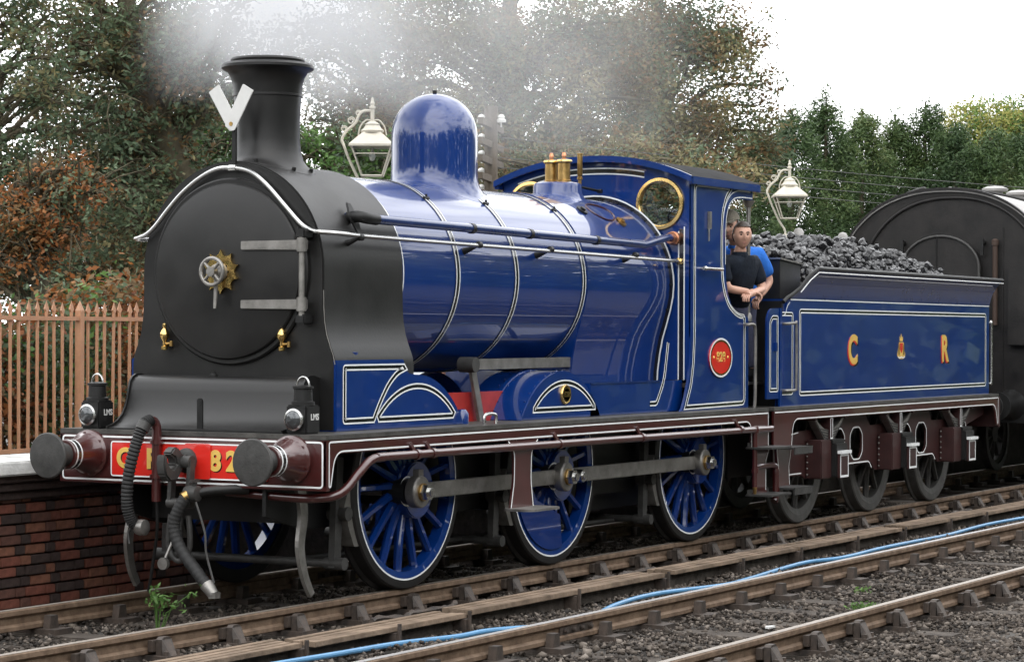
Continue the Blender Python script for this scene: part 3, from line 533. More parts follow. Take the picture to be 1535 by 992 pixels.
# valve rod / reversing rod
rv = P('reversing_rod', MB().bar((2.79, -.60, 1.635), (4.60, -.60, 1.64), .022, .085), STEEL, bevel=.003)
P('reversing_arm', MB().bar((2.82, -.64, 1.66), (2.96, -.66, 1.16), .03, .08), STEEL, rv, bevel=.004); P('reversing_pivot', MB().cyl((2.80, -.70, 1.635), (2.80, -.56, 1.635), .06), IRONG, rv)
P('axle_lubricator', MB().box(1.98, 2.16, -.66, -.52, 1.40, 1.50), BLUE); P('oil_box', MB().lathe([(.05, ZP), (.05, 1.27), (.03, 1.30), (0, 1.305)], (2.36, -.83, 0), n=16), BLUE)

# ------------------------------------------------------------------ cab
XC, YCB = 6.20, -.965
def roofz(y): return 3.49-.20*(abs(y)/1.0)**2.2
side_out = [(5.98, ZP), (6.03, 1.22), (6.09, 1.32), (6.15, 1.46), (6.19, 1.64), (6.20, 1.85), (6.20, 3.27), (7.58, 3.27), (7.58, 3.135), (7.30, 3.135), (7.15, 3.12), (7.04, 3.06), (6.98, 2.96), (6.96, 2.80), (6.96, 2.52), (6.975, 2.38), (7.02, 2.25), (7.10, 2.15), (7.22, 2.085), (7.36, 2.06), (7.47, 2.045), (7.49, 2.0), (7.49, ZP)]
BK = (0, .0012, 0)
for s in (-1, 1):
    sd_ = P('cab_side', MB().prism(side_out, SIDE(s*-YCB), (0, -s*.022, 0)), BLUE, bevel=.005)
    if s < 0:
        L = rounded([(6.12, 1.245), (7.37, 1.255), (7.37, 2.03), (7.28, 2.03), (7.16, 2.06), (7.02, 2.13), (6.92, 2.24), (6.86, 2.38), (6.845, 2.52), (6.845, 2.86), (6.87, 3.02), (6.95, 3.155), (7.03, 3.21), (6.29, 3.21), (6.29, 1.86), (6.27, 1.62), (6.22, 1.42)], [0, .04, .03]+[.05]*9+[0, .05, .05, .05, .05], 3)
        lining(sd_, L, SIDE(YCB-.004), True, .011, .034, 1)
        line(sd_, rounded([(7.56, 3.155), (7.30, 3.155), (7.14, 3.14), (7.02, 3.075), (6.965, 2.97), (6.945, 2.80), (6.945, 2.52)], [0]+[.06]*5+[0], 4, False), SIDE(YCB-.004), False, .010)
        line(sd_, rounded([(7.51, 3.21), (7.2, 3.21), (7.05, 3.17), (6.93, 3.06), (6.88, 2.9), (6.88, 2.52), (6.92, 2.32), (7.0, 2.18), (7.13, 2.09), (7.28, 2.05), (7.40, 2.04)], [0]+[.08]*9+[0], 4, False), SIDE(YCB-.0045), False, .010)
        line(sd_, [(7.51, 3.21), (7.51, 3.245), (7.03, 3.245)], SIDE(YCB-.004), False, .010)
        P('grab_handle', MB().cyl((6.36, YCB-.05, 2.47), (6.78, YCB-.05, 2.47), .015).lathe([(0, -.022), (.024, 0), (0, .022)], (6.40, YCB-.05, 2.47), 'x', 12).cyl((6.40, YCB, 2.47), (6.40, YCB-.05, 2.47), .01).cyl((6.75, YCB, 2.47), (6.75, YCB-.05, 2.47), .01), STEELB, sd_)
        P('tablet_bracket', MB().box(6.55, 6.585, YCB-.03, YCB-.001, 2.83, 2.99).cyl((6.545, YCB-.02, 2.72), (6.545, YCB-.02, 2.84), .007, n=8), STEEL, sd_, bevel=.006)
        n_p = P('number_plate', MB().prism([(6.83+.245*math.cos(t), 1.665+.172*math.sin(t)) for t in np.linspace(0, 2*PI, 48, False)], SIDE(YCB-.0005), (0, -.012, 0)), RED, sd_)
        P('plate_rim', MB().ribbon([(6.83+.245*math.cos(t), 1.665+.172*math.sin(t)) for t in np.linspace(0, 2*PI, 48, False)], .016, SIDE(YCB-.0155), True), WHITE, n_p)
        P('plate_rim', MB().ribbon([(6.83+.226*math.cos(t), 1.665+.154*math.sin(t)) for t in np.linspace(0, 2*PI, 48, False)], .014, SIDE(YCB-.0165), True), BRASS, n_p)
        text('lettering', '828', .125, GOLD, n_p, (6.83, YCB-.0155, 1.668), (1, 0, 0), off=.003, sx=1.05)
        for dx in (-.155, .155): P('plate_stud', MB().lathe([(0, -.02), (.012, -.016), (.014, -.012)], (6.83+dx, YCB, 1.668), 'y', 10), GOLD, n_p)
        P('rear_handrail', MB().tube(spl([(7.38, YCB, 1.97), (7.38, YCB-.05, 1.97), (7.46, YCB-.06, 1.97), (7.50, YCB-.06, 1.94), (7.51, YCB-.06, 1.80), (7.51, YCB-.06, 1.3), (7.51, YCB-.05, ZP)], 4), .016, 10), STEEL, sd_)
        P('stanchion', MB().cyl((7.545, YCB+.03, 2.0), (7.545, YCB+.03, 3.13), .020).lathe([(.06, 3.135), (.05, 3.11), (.024, 3.07)], (7.545, YCB+.03, 0), n=14).lathe([(.022, 1.98), (.038, 2.0), (.038, 2.05), (.022, 2.08)], (7.545, YCB+.03, 0), n=14).cyl((7.49, YCB+.03, 2.03), (7.44, YCB+.03, 2.03), .018), STEEL, sd_)
fo_ = [(-.962, 1.47), (.962, 1.47)]+[(y, roofz(y)-.02) for y in np.linspace(.962, -.962, 25)]
SPX, SPZ = .66, 3.05
cf = P('cab_front', MB().plate(fo_, [[(sx*SPX+.20*math.cos(t), SPZ+.20*math.sin(t)) for t in np.linspace(0, 2*PI, 32, False)] for sx in (-1, 1)], FRONT(XC), (.02, 0, 0)), BLUE, smooth=0)
for sx in (-1, 1):
    sw = P('spectacle_rim', MB().lathe([(.195, .03), (.195, -.022), (.205, -.03), (.232, -.026), (.238, -.015), (.238, 0)], (XC, sx*SPX, SPZ), 'x', 56, True), BRASS, cf)
    sw.data.polygons.foreach_set('use_smooth', [True]*len(sw.data.polygons))
    P('spectacle_glass', MB().lathe([(.198, 0.004), (0, 0.004)], (XC, sx*SPX, SPZ), 'x', 40), GLASS, cf)
BK = (.0012, 0, 0)
line(cf, [(-.90, 2.84), (-.90, 1.47)], FRONT(XC-.003)); line(cf, [(-.845, 2.80), (-.845, 1.47)], FRONT(XC-.003)); P('lining', MB().ribbon([(-.8725, 2.82), (-.8725, 1.47)], .045, FRONT(XC-.002), False), BLACKL, cf, smooth=0)
tl = [(y, roofz(y)-.105) for y in np.linspace(.80, -.50, 20)]; line(cf, tl, FRONT(XC-.003)); line(cf, [(y, z-.05) for y, z in tl], FRONT(XC-.003)); P('lining', MB().ribbon([(y, z-.025) for y, z in tl], .036, FRONT(XC-.002), False), BLACKL, cf, smooth=0)
ro = [(y, roofz(y)) for y in np.linspace(-1.01, 1.01, 31)]
P('cab_roof', MB().prism(ro+[(y, z-.02) for y, z in reversed(ro)], FRONT(6.12), (1.53, 0, 0)), mat('roof_tar', (.016, .016, .017), .85, 0, 0, .4, 5, .3, 40, .12))
P('roof_rim', MB().prism([(y, z+.004) for y, z in ro]+[(y, z-.055) for y, z in reversed(ro)], FRONT(6.10), (.03, 0, 0)), BLUE, bevel=.003)
for s in (-1, 1): P('roof_gutter', MB().box(6.13, 7.65, min(s*.972, s*1.014), max(s*.972, s*1.014), 3.215, 3.286), BLUE, bevel=.004)
P('cab_floor', MB().box(6.22, 7.56, -.94, .94, 1.40, 1.44), SLEEPM)
bh = P('backhead', MB().lathe([(.0, 6.62), (.55, 6.62), (.68, 6.58), (.72, 6.50), (.72, 6.21)], (0, 0, 2.25), 'x', 40).box(6.22, 6.6, -.6, .6, 1.44, 2.2), BLACK)
for y, z in ((-.35, 2.75), (0, 2.9), (.3, 2.75)): P('gauge', MB().lathe([(.0, .07), (.075, .07), (.085, .05), (.085, 0)], (6.6, y, z), 'x', 24), BRASSD, bh)
for y, z in ((-.55, 2.95), (-.2, 2.6)): P('valve_wheel', MB().tube([(6.72, y+.06*math.cos(a), z+.06*math.sin(a)) for a in np.linspace(0, 2*PI, 20)], .01, 6, False).cyl((6.6, y, z), (6.73, y, z), .012), BLACK, bh)
# route indicator and head lamps: separate things carried by the engine
ri = thing('route_indicator', (.50, 0, 3.10), 'white V-shaped route indicator board in front of the chimney', 'indicator')
P('indicator_post', MB().box(.49, .515, -.035, -.005, 3.08, 3.40), BLACK, ri)
for t, n in (((.14, 3.625), 'indicator_arm'), ((-.165, 3.62), 'indicator_arm')):
    a = Vector((.0 - .02, 3.365)); b = Vector(t); d = (b-a).normalized(); n2 = Vector((-d.y, d.x)); a2 = a-d*.04
    pts = [tuple(a2+n2*.048), tuple(a2-n2*.048), tuple(b-n2*.05), tuple(b+n2*.05)]
    P(n, MB().prism(rounded(pts, [.03, .03, .004, .004], 4), FRONT(.478 if t[0] > 0 else .468), (-.009, 0, 0)), WPLATE, ri)
P('pivot_bolt', MB().cyl((.455, -.02, 3.365), (.50, -.02, 3.365), .016, n=8), BRASSD, ri)
def headlamp(y, label):
    L = thing('headlamp', (.12, y, ZP), label, 'lamp', 'head lamps on the front running plate')
    body = P('lamp_body', MB().box(.035, .205, y-.085, y+.085, ZP, ZP+.20), BLACK, L, bevel=.012)
    P('lamp_top', MB().lathe([(.08, ZP+.195), (.08, ZP+.22), (.065, ZP+.225), (.062, ZP+.305), (.072, ZP+.31), (.072, ZP+.325), (.05, ZP+.33), (0, ZP+.335)], (.12, y, 0), n=28), BLACK, L)
    P('lamp_handle', MB().tube([(.12, y+.05*math.cos(a), ZP+.325+.065*math.sin(a)) for a in np.linspace(0, PI, 14)], .007, 8), STEELB, L)
    rim = P('lens_rim', MB().lathe([(.068, .04), (.07, -.005), (.076, -.012), (.076, -.024), (.062, -.03)], (.03, y+.005, ZP+.10), 'x', 32, cap=False), STEELB, L)
    P('lens', MB().lathe([(.064, -.02), (.055, -.034), (.035, -.044), (0, -.048)], (.03, y+.005, ZP+.10), 'x', 28), BULL, rim)
    text('lettering', 'LMS', .058, WPLATE, L, (.135, y-.0855, ZP+.115), (1, 0, 0), off=.0015)
headlamp(-.87, 'black oil head lamp lettered LMS on the plate above the nearer buffer')
headlamp(.90, 'black oil head lamp lettered LMS on the plate above the farther buffer')
# ================================================================== TENDER
tend = thing('tender', (11, 0, 0), 'blue six-wheeled tender lettered C R and heaped with coal', 'tender')
def T(name, mb, m, parent=None, **k): return mb.build(name, m, parent or tend, **k)
YT = -1.05; TAX = (9.11, 11.09, 13.04)
T('running_plate', MB().box(7.68, 14.43, -1.143, 1.143, 1.155, ZP), GREYBLK, bevel=.004)
T('tank', MB().box(8.16, 14.32, -1.03, 1.03, ZP+.001, 2.22), BLUER)
BK = (0, .0012, 0)
fl = [(-1.05, ZP), (-1.05, 2.22), (-1.056, 2.29), (-1.078, 2.37), (-1.115, 2.45), (-1.165, 2.52)]
for s in (-1, 1):
    x0 = 8.10; V = []; pr_ = [(s*-a, b) for a, b in fl]
    lo = T('tank_side', MB().prism(rounded([(7.70+.40, ZP), (14.34, ZP), (14.34, 2.215), (8.28, 2.215), (8.20, 2.17), (8.16, 2.06), (8.10, 2.045)], [0, 0, 0, .05, .08, .04, 0], 5), SIDE(s*1.05), (0, -s*.018, 0)), BLUE)
    m = MB(); n = 44; pts = []
    for i in range(n+1):
        x = 8.30+(14.34-8.30)*i/n; k = min(1, max(0, (x-8.30)/.42)); k = k*k*(3-2*k)*.86+.14
        row = [(s*1.05, 2.2148)]
        for a, b in fl[2:]: row.append((s*(-1.05+(a+1.05)*k)*-1 if False else s*(1.05+(-a-1.05)*k), 2.2148+(b-2.2148)*k))
        xe = [x+(.14*(b[1]-2.2148)/.3*(i/n) ) for b in row]; pts += [(xe[j], row[j][0], row[j][1]) for j in range(len(row))]
    q = len(fl)-1; m.add(pts, [(i*q+j, i*q+j+1, (i+1)*q+j+1, (i+1)*q+j) for i in range(n) for j in range(q-1)])
    m.add([(x, y-s*.016, z) for x, y, z in pts], [(i*q+j, (i+1)*q+j, (i+1)*q+j+1, i*q+j+1) for i in range(n) for j in range(q-1)])
    cop = T('flared_coping', m, BLUER)
    top = [pts[i*q+q-1] for i in range(n+1)]; T('coping_bead', MB().tube([(8.12, s*1.05, 2.19), (8.22, s*1.052, 2.235)]+[(x, y, z+.004) for x, y, z in top], .019, 8), BLACK, cop)
    if s < 0:
        line(lo, [(8.30, 2.215), (14.33, 2.215)], SIDE(YT-.003)); T('lining', MB().tube([(x, y-.010, z-.036) for x, y, z in top[1:]], .006, 6), WHITE, cop)
        lining(lo, rounded([(8.52, 1.285), (14.22, 1.285), (14.22, 2.125), (8.52, 2.125)], .05), SIDE(YT-.003), True, .012, .034, -1)
        line(lo, rounded([(8.28, 2.19), (8.21, 2.15), (8.175, 2.075), (8.12, 2.06)], [0, .04, .03, 0], 4, False), SIDE(YT-.003))
        for ch_, x in (('C', 9.95), ('R', 12.77)):
            text('lettering', ch_, .40, BLACKL, lo, (x+.026, YT-.0012, 1.693), (1, 0, 0), off=.016, sx=.92)
            text('lettering', ch_, .40, RED, lo, (x-.022, YT-.0020, 1.700), (1, 0, 0), off=.016, sx=.92); text('lettering', ch_, .40, GOLD, lo, (x, YT-.0034, 1.712), (1, 0, 0), off=.014, sx=.92)
        cr = T('crest', MB().prism(rounded([(11.30, 1.62), (11.44, 1.62), (11.50, 1.66), (11.46, 1.72), (11.44, 1.80), (11.30, 1.80), (11.28, 1.72), (11.24, 1.66)], .02, 3), SIDE(YT-.001), (0, -.002, 0)), GOLD, lo)
        T('crest_shield', MB().prism([(11.325, 1.79), (11.415, 1.79), (11.41, 1.72), (11.37, 1.68), (11.33, 1.72)], SIDE(YT-.004), (0, -.001, 0)), RED, cr); T('crest_crown', MB().prism([(11.325, 1.81), (11.415, 1.81), (11.42, 1.86), (11.39, 1.84), (11.37, 1.89), (11.35, 1.84), (11.32, 1.86)], SIDE(YT-.001), (0, -.002, 0)), GOLD, cr)
        T('crest_scroll', MB().ribbon([(11.26, 1.645), (11.31, 1.63), (11.37, 1.64), (11.43, 1.63), (11.48, 1.645)], .014, SIDE(YT-.0045), False), WHITE, cr)
        for k in (-1, 1): T('crest_supporter', MB().prism([(11.37+k*.055, 1.66), (11.37+k*.095, 1.67), (11.37+k*.09, 1.75), (11.37+k*.075, 1.80), (11.37+k*.06, 1.76)], SIDE(YT-.004), (0, -.001, 0)), BRASSD, cr)
# front door panel, entrance lining, handrails
dr = T('entrance_door', MB().prism(rounded([(7.70, 1.265), (7.99, 1.265), (7.99, 2.125), (7.78, 2.125), (7.70, 2.04)], [.01, .01, .02, .05, .05], 4), SIDE(-1.062), (0, .02, 0)), BLUE, bevel=.003)
lining(dr, rounded([(7.755, 1.335), (7.965, 1.335), (7.965, 2.055), (7.82, 2.055), (7.755, 1.99)], .03), SIDE(-1.065), True, .010, .030, -1); T('door_latch', MB().box(7.86, 7.90, -1.085, -1.063, 1.72, 1.80), BLUE, dr)
T('hinge_post', MB().box(8.0, 8.05, -1.07, -1.02, ZP, 2.13), BLUE)
lining(tend, rounded([(8.03, 1.30), (8.36, 1.30), (8.36, 2.09), (8.03, 2.09)], [0, .04, .04, 0], 4, False), SIDE(YT-.0035), False, .010, .030, -1)
T('side_panel', MB().box(8.0, 8.10, -1.049, -1.03, ZP, 2.08), BLUE)
T('front_handrail', MB().tube(spl([(8.08, YT, 1.98), (8.08, YT-.06, 1.98), (8.24, YT-.07, 1.985), (8.28, YT-.07, 1.95), (8.28, YT-.07, 1.4), (8.27, YT-.065, 1.345), (8.10, YT-.06, 1.34), (8.10, YT, 1.34)], 5), .015, 10), STEEL)
T('rear_handrail', MB().tube(spl([(14.34, YT+.02, 2.02), (14.46, YT+.02, 2.02), (14.49, YT+.02, 1.98), (14.49, YT+.02, 1.36), (14.46, YT+.02, 1.31), (14.34, YT+.02, 1.31)], 4), .014, 8), STEELB)
T('tank_front', MB().box(8.12, 8.16, -1.03, 1.03, ZP, 2.2), BLACK)
lk = T('tool_locker', MB().prism([(8.20, 2.22), (8.20, 2.60), (8.72, 2.56), (8.72, 2.22)], SIDE(-.98), (0, 1.96, 0)), BLACK, bevel=.006)
T('locker_lid', MB().prism([(8.18, 2.602), (8.18, 2.618), (8.74, 2.578), (8.74, 2.562)], SIDE(-.995), (0, 1.99, 0)), STEEL, lk)
T('brake_column', MB().cyl((8.0, .7, 1.4), (8.0, .7, 2.35), .03).cyl((7.9, .7, 2.35), (8.1, .7, 2.35), .018), STEEL)
T('fall_plate', MB().box(7.45, 8.1, -.85, .85, 1.40, 1.42), IRONG); T('back_coal_plate', MB().box(14.0, 14.03, -1.0, 1.0, 2.2, 2.5), BLACK)
# outside frame with slots
def tslot(x, z, a=.175, b=.165): return rounded([(x-a, z-b*.55), (x-a*.5, z-b), (x+a*.5, z-b), (x+a, z-b*.55), (x+a, z+b*.55), (x+a*.5, z+b), (x-a*.5, z+b), (x-a, z+b*.55)], .03, 2)
ft = [(8.0, .50), (8.72, .50), (8.80, .46), (9.42, .46), (9.50, .545), (10.62, .545), (10.70, .46), (11.40, .46), (11.48, .545), (12.60, .545), (12.68, .46), (13.36, .46), (13.44, .60), (13.70, .85), (14.30, .95), (14.30, 1.15), (13.95, 1.15), (13.60, .93), (12.48, .93), (12.30, 1.15), (11.66, 1.15), (11.42, .95), (10.58, .93), (10.35, 1.15), (9.70, 1.15), (9.46, .95), (8.62, .93), (8.36, .90), (8.32, 1.15), (8.0, 1.15)]
sl_ = [tslot(9.68, .76), tslot(10.18, .76), tslot(11.64, .75), tslot(12.14, .75), tslot(13.58, .77, .07, .12)]
for s in (-1, 1):
    fr_ = T('outside_frame', MB().plate(rounded(ft, .04, 3), sl_, SIDE(s*1.0), (0, -s*.025, 0)), MAROOND)
    if s < 0:
        for q_ in sl_: line(fr_, inset(q_, .0), SIDE(-1.0035), True, .014)
        for a, b in ((9.52, 10.60), (11.50, 12.58)): line(fr_, rounded([(a, .56), (b-.05, .56), (b+.02, .49)], [0, .05, 0], 3, False), SIDE(-1.0035), False, .014)
        line(fr_, rounded([(8.33, 1.08), (8.33, .50)], 0, 1, False), SIDE(-1.0035)); line(fr_, [(8.34, .52), (8.70, .52)], SIDE(-1.0035)); line(fr_, [(8.36, .90), (8.62, .92)], SIDE(-1.0035))
    T('inside_frame', MB().box(7.8, 14.3, s*.6-.015, s*.6+.015, .5, 1.15), BLACK)
    tv = rounded([(7.69, 1.1545), (7.69, .80), (8.10, .80), (8.14, 1.055), (14.30, 1.055), (14.36, .82), (14.42, .82), (14.42, 1.1545)], [0, .01, .04, .14, .12, .03, .01, 0], 7)
    tvo = T('valance', MB().prism(tv, SIDE(s*1.139), (0, -s*.02, 0)), MAROON)
    if s < 0:
        line(tvo, [(7.71, 1.142), (14.405, 1.142), (14.405, .84)], SIDE(-1.143)); line(tvo, rounded([(8.115, .80), (8.155, 1.069), (14.305, 1.069), (14.385, .84)], [0, .15, .13, 0], 7, False), SIDE(-1.143))
for i, x in enumerate(TAX):
    for s in (-1, 1):
        y0 = s*1.003; y1 = s*1.17
        hb = T('horn_guide', MB().box(x-.30, x-.03, min(y0, y1), max(y0, y1), .46, .84), MAROOND, bevel=.01)
        if s < 0:
            for k in range(6): T('rivet', MB().lathe([(0, -.310), (.009, -.306), (.011, -.299)], (x, -1.02, .50+k*.06), 'x', 8), WHITE if False else STEEL, hb)
        ab = T('axlebox', MB().box(x-.029, x+.27, min(y0, s*1.22), max(y0, s*1.22), .47, .80).box(x-.05, x+.29, min(y0, s*1.19), max(y0, s*1.19), .80, .84).cyl((x+.08, s*1.1, .84), (x+.08, s*1.1, .95), .02), BLACK, bevel=.008)
        ke = T('keeper_plate', MB().box(x+.0, x+.24, min(s*1.222, s*1.245), max(s*1.222, s*1.245), .46, .70), MAROOND, ab)
        if s < 0: line(ke, [(x+.018, .475), (x+.222, .475), (x+.222, .685), (x+.018, .685)], SIDE(-1.2475), True, .022); T('axlebox_lid', MB().prism([(x-.01, .70), (x+.25, .70), (x+.25, .73), (x-.01, .73)], SIDE(-1.224), (0, -.05, 0)), WHITE, ab)
        sp_i = T('leaf_spring', MB().prism([(x-.33, 1.05), (x-.22, .955), (x-.06, .84), (x+.20, .84), (x+.36, .955), (x+.47, 1.05), (x+.45, 1.075), (x+.34, 1.0), (x+.20, .945), (x+.07, .93), (x-.06, .945), (x-.20, 1.0), (x-.31, 1.075)], SIDE(s*1.03), (0, s*.075, 0)), STEEL)
        for k in range(4):
            T('spring_leaf', MB().prism([(x-.30+.05*k, 1.03-.035*k), (x-.20+.045*k, .955-.03*k), (x+.07, .925-.028*k), (x+.34-.045*k, .955-.03*k), (x+.44-.05*k, 1.03-.035*k), (x+.34-.045*k, .946-.03*k), (x+.07, .914-.028*k), (x-.20+.045*k, .946-.03*k)], SIDE(s*1.106), (0, s*.004, 0)), IRONG, sp_i)
        bk = T('spring_buckle', MB().box(x+.045, x+.105, min(s*1.02, s*1.125), max(s*1.02, s*1.125), .84, 1.06), MAROOND, sp_i)
        if s < 0: line(bk, [(x+.048, .85), (x+.102, .85), (x+.102, 1.05), (x+.048, 1.05)], SIDE(-1.128), True, .012)
        for dx in (-.33, .47): T('spring_hanger', MB().cyl((x+dx, s*1.0, 1.07), (x+dx, s*1.13, 1.07), .035), MAROOND, sp_i)
    T('axle', MB().cyl((x, -1.0, .61), (x, 1.0, .61), .07), STEEL)
TWM = mat('tender_wheel_grey', (.075, .072, .068), .6, .2, 0, .35, 8, .2, 60)
wm2, tm2 = wheel_meshes(.61, .525, 10, .15, .06, TWM, TWM)
for x in TAX:
    for s in (-1, 1):
        w = put('tender_wheel', wm2, tend, (x, s*.815, .61)); 
        if s > 0: w.rotation_euler = (0, 0, PI)
        o = bpy.data.objects.new('tyre', tm2); COL.objects.link(o); o.parent = w
# tender footsteps and buffers
ts = T('footstep', MB().prism([(7.72, .80), (7.76, .62), (7.74, .44), (8.06, .44), (8.04, .62), (8.10, .80)], SIDE(-1.15), (0, .02, 0)), MAROON)
line(ts, [(7.74, .80), (7.775, .62), (7.755, .45)], SIDE(-1.1535)); line(ts, [(8.085, .80), (8.025, .62), (8.045, .45)], SIDE(-1.1535))
for z in (.80, .42): T('step_tread', MB().box(7.68, 8.12, -1.36, -1.10, z, z+.02).prism([(-1.36, z+.02), (-1.36, z-.05), (-1.345, z-.05), (-1.345, z+.02)], FRONT(7.68), (.44, 0, 0)), IRONG, ts, bevel=.004)
tb = T('buffer_beam', MB().box(14.43, 14.48, -1.14, 1.14, .80, 1.154), MAROOND)
for s in (-1, 1): T('buffer', MB().lathe([(.20, 14.48), (.19, 14.52), (.12, 14.66), (.10, 14.80), (.07, 14.82), (.07, 14.92), (.16, 14.93), (.16, 14.96), (0, 14.97)], (0, s*.864, 1.02), 'x', 32), BLACK, tb)
# coal
rng = random.Random(5)
def heapz(x, y):
    e = float(np.interp(x, [8.7, 9.0, 9.8, 11.0, 12.2, 13.2, 14.05], [2.62, 2.76, 2.86, 2.88, 2.85, 2.76, 2.60])); return e-.34*abs(y/1.02)**3+.03*math.sin(x*5.1+y*3)+.025*math.sin(x*9+y*7)
def lump(seed):
    r = random.Random(seed); bm = bmesh.new(); bmesh.ops.create_icosphere(bm, subdivisions=1, radius=1)
    ax = [Vector((r.gauss(0, 1), r.gauss(0, 1), r.gauss(0, 1))).normalized() for _ in range(5)]
    for v in bm.verts:
        for a in ax:
            d = v.co.dot(a)-.62
            if d > 0: v.co -= a*d
    bmesh.ops.dissolve_limit(bm, angle_limit=.09, verts=bm.verts, edges=bm.edges)
    me = bpy.data.meshes.new('coal_lump'); bm.to_mesh(me); bm.free(); me.materials.append(COALM); return me
lumps = [lump(k) for k in range(9)]
coal = thing('coal_heap', (11.3, 0, 2.3), 'heap of broken black coal lumps piled in the tender', 'coal')
m = MB(); nx, ny = 60, 24
m.add([(8.75+5.3*i/nx, -1.0+2.0*j/ny, heapz(8.75+5.3*i/nx, -1.0+2.0*j/ny)-.09) for i in range(nx+1) for j in range(ny+1)], [(i*(ny+1)+j, (i+1)*(ny+1)+j, (i+1)*(ny+1)+j+1, i*(ny+1)+j+1) for i in range(nx) for j in range(ny)])
V0 = [[tuple(v.co) for v in me.vertices] for me in lumps]; F0 = [[tuple(p.vertices) for p in me.polygons] for me in lumps]
def rotm(r): return Matrix.Rotation(r.uniform(0, 6.28), 3, Vector((r.gauss(0, 1), r.gauss(0, 1), r.gauss(0, 1))).normalized())
for k in range(3600):
    x, y = rng.uniform(8.76, 14.0), rng.uniform(-1.0, 1.0); s = rng.choice([.025, .032, .04, .045, .055]); R_ = rotm(rng); i = k % 9; c_ = Vector((x, y, heapz(x, y)-.055+rng.uniform(-.01, .01)))
    m.add([c_+(R_@Vector(v))*s for v in V0[i]], F0[i])
o = m.build('small_coal', COALM, coal, smooth=0); o['kind'] = 'stuff'
for k in range(290):
    x = rng.uniform(8.8, 13.95); y = rng.uniform(-.98, .30); s = rng.choice([.04, .045, .05, .055, .065])*(1.3 if k % 19 == 0 else 1)
    o = put('coal_lump', lumps[k % 9], coal, (x, y, heapz(x, y)+s*.12)); o.rotation_euler = (rng.uniform(0, 6), rng.uniform(0, 6), rng.uniform(0, 6)); o.scale = (s, s*rng.uniform(.75, 1.1), s*rng.uniform(.7, 1))

# ================================================================== COACH
co = thing('railway_coach', (20, 0, 0), 'black-ended coach with arched grey roof coupled behind the tender', 'coach')
def C(name, mb, m, parent=None, **k): return mb.build(name, m, parent or co, **k)
XE = 15.75
def cz(y): return 2.55+1.12*math.sqrt(max(0, 1-(abs(y)/1.39)**2.25))
ce = [(-1.36, 1.05), (1.36, 1.05), (1.38, 2.0)]+[(y, cz(y)) for y in np.linspace(1.385, -1.385, 45)]+[(-1.38, 2.0)]
C('end_wall', MB().prism(ce, FRONT(XE), (.06, 0, 0)), COACHM)
C('body', MB().box(XE+.06, XE+18, -1.37, 1.37, 1.05, 2.60), COACHM)
rf = [(y, cz(y)+.015) for y in np.linspace(-1.385, 1.385, 45)]
roof = C('roof', MB().prism(rf+[(y, z-.03) for y, z in reversed(rf)], FRONT(XE-.03), (18.0, 0, 0)), ROOFM)
C('roof_rib', MB().prism([(y, z+.022) for y, z in rf]+[(y, z-.01) for y, z in reversed(rf)], FRONT(XE-.05), (.07, 0, 0)), COACHM, roof)
for k in (-1, 1): C('rainstrip', MB().tube([(XE+.02+abs(t)*2.2, k*(.10+abs(t)*1.0), cz(k*(.10+abs(t)*1.0))+.03) for t in np.linspace(0, 1.2, 14)], .018, 6), COACHM, roof)
gr = [(y, cz(y)-.05-.10*0) for y in np.linspace(1.30, -1.30, 40)]
C('end_beading', MB().tube([(XE-.012, .86*y-.10, 2.44+(cz(y)-2.52)*.99) for y in np.linspace(-1.36, 1.36, 40)], .020, 8), COACHM)
C('gangway_arch', MB().prism([(-.50, 1.1), (.50, 1.1), (.50, 2.6)]+[(.50*math.cos(t), 2.70+.40*math.sin(t)) for t in np.linspace(0.1, PI-.1, 18)]+[(-.50, 2.6)], FRONT(XE-.13), (.13, 0, 0)), COACHM, bevel=.01)
C('gangway_rim', MB().tube([(XE-.14, .50, 1.1), (XE-.14, .50, 2.62)]+[(XE-.14, .50*math.cos(t), 2.70+.40*math.sin(t)) for t in np.linspace(0.1, PI-.1, 18)]+[(XE-.14, -.50, 2.62), (XE-.14, -.50, 1.1)], .017, 8), IRONG)
C('gangway_seam', MB().cyl((XE-.135, .05, 1.2), (XE-.135, .05, 3.08), .008), BLACK)
for y, z in ((-.52, 3.02), (.52, 3.02)): C('lamp_bracket', MB().cyl((XE-.08, y, z), (XE, y, z), .03).box(XE-.10, XE-.06, y-.02, y+.02, z-.16, z+.04), BLACK)
C('vent_pipe', MB().cyl((XE-.06, -.68, 2.0), (XE-.06, -.68, 3.0), .032).lathe([(.045, 2.98), (.045, 3.04), (.02, 3.06)], (XE-.06, -.68, 0), n=12), mat('rusty_pipe', (.045, .026, .018), .7))
C('equipment_box', MB().box(XE-.10, XE, -1.15, -.85, 1.75, 2.72), COACHM, bevel=.01); C('end_step', MB().box(XE-.16, XE, -1.36, -1.10, 1.55, 1.70), BLACK)
C('panel_seam', MB().box(XE-.010, XE, -.77, -.755, 1.1, 3.2), COACHM)
for k in range(7): C('end_footstep', MB().box(XE-.10, XE, 1.02, 1.26, 1.25+k*.30, 1.27+k*.30), BLACK)
C('roof_handrail', MB().tube(spl([(XE+.15, .86, cz(.86)), (XE+.15, .86, cz(.86)+.07), (XE+.15, .35, cz(.35)+.07), (XE+.15, .30, cz(.3)+.01)], 6), .016, 8), IRONG, roof)
for x in (16.9, 17.9, 19.6, 21.2): C('roof_ventilator', MB().lathe([(.10, .0), (.10, .05), (.16, .06), (.17, .09), (.10, .12), (0, .13)], (x, -.28, cz(.28)), n=16), ROOFM, roof)
C('roof_cable', MB().tube([(XE+.05, -.05, cz(.05)+.03), (17, -.12, cz(.1)+.03), (22, -.15, cz(.1)+.03)], .02, 8), ROOFM, roof)
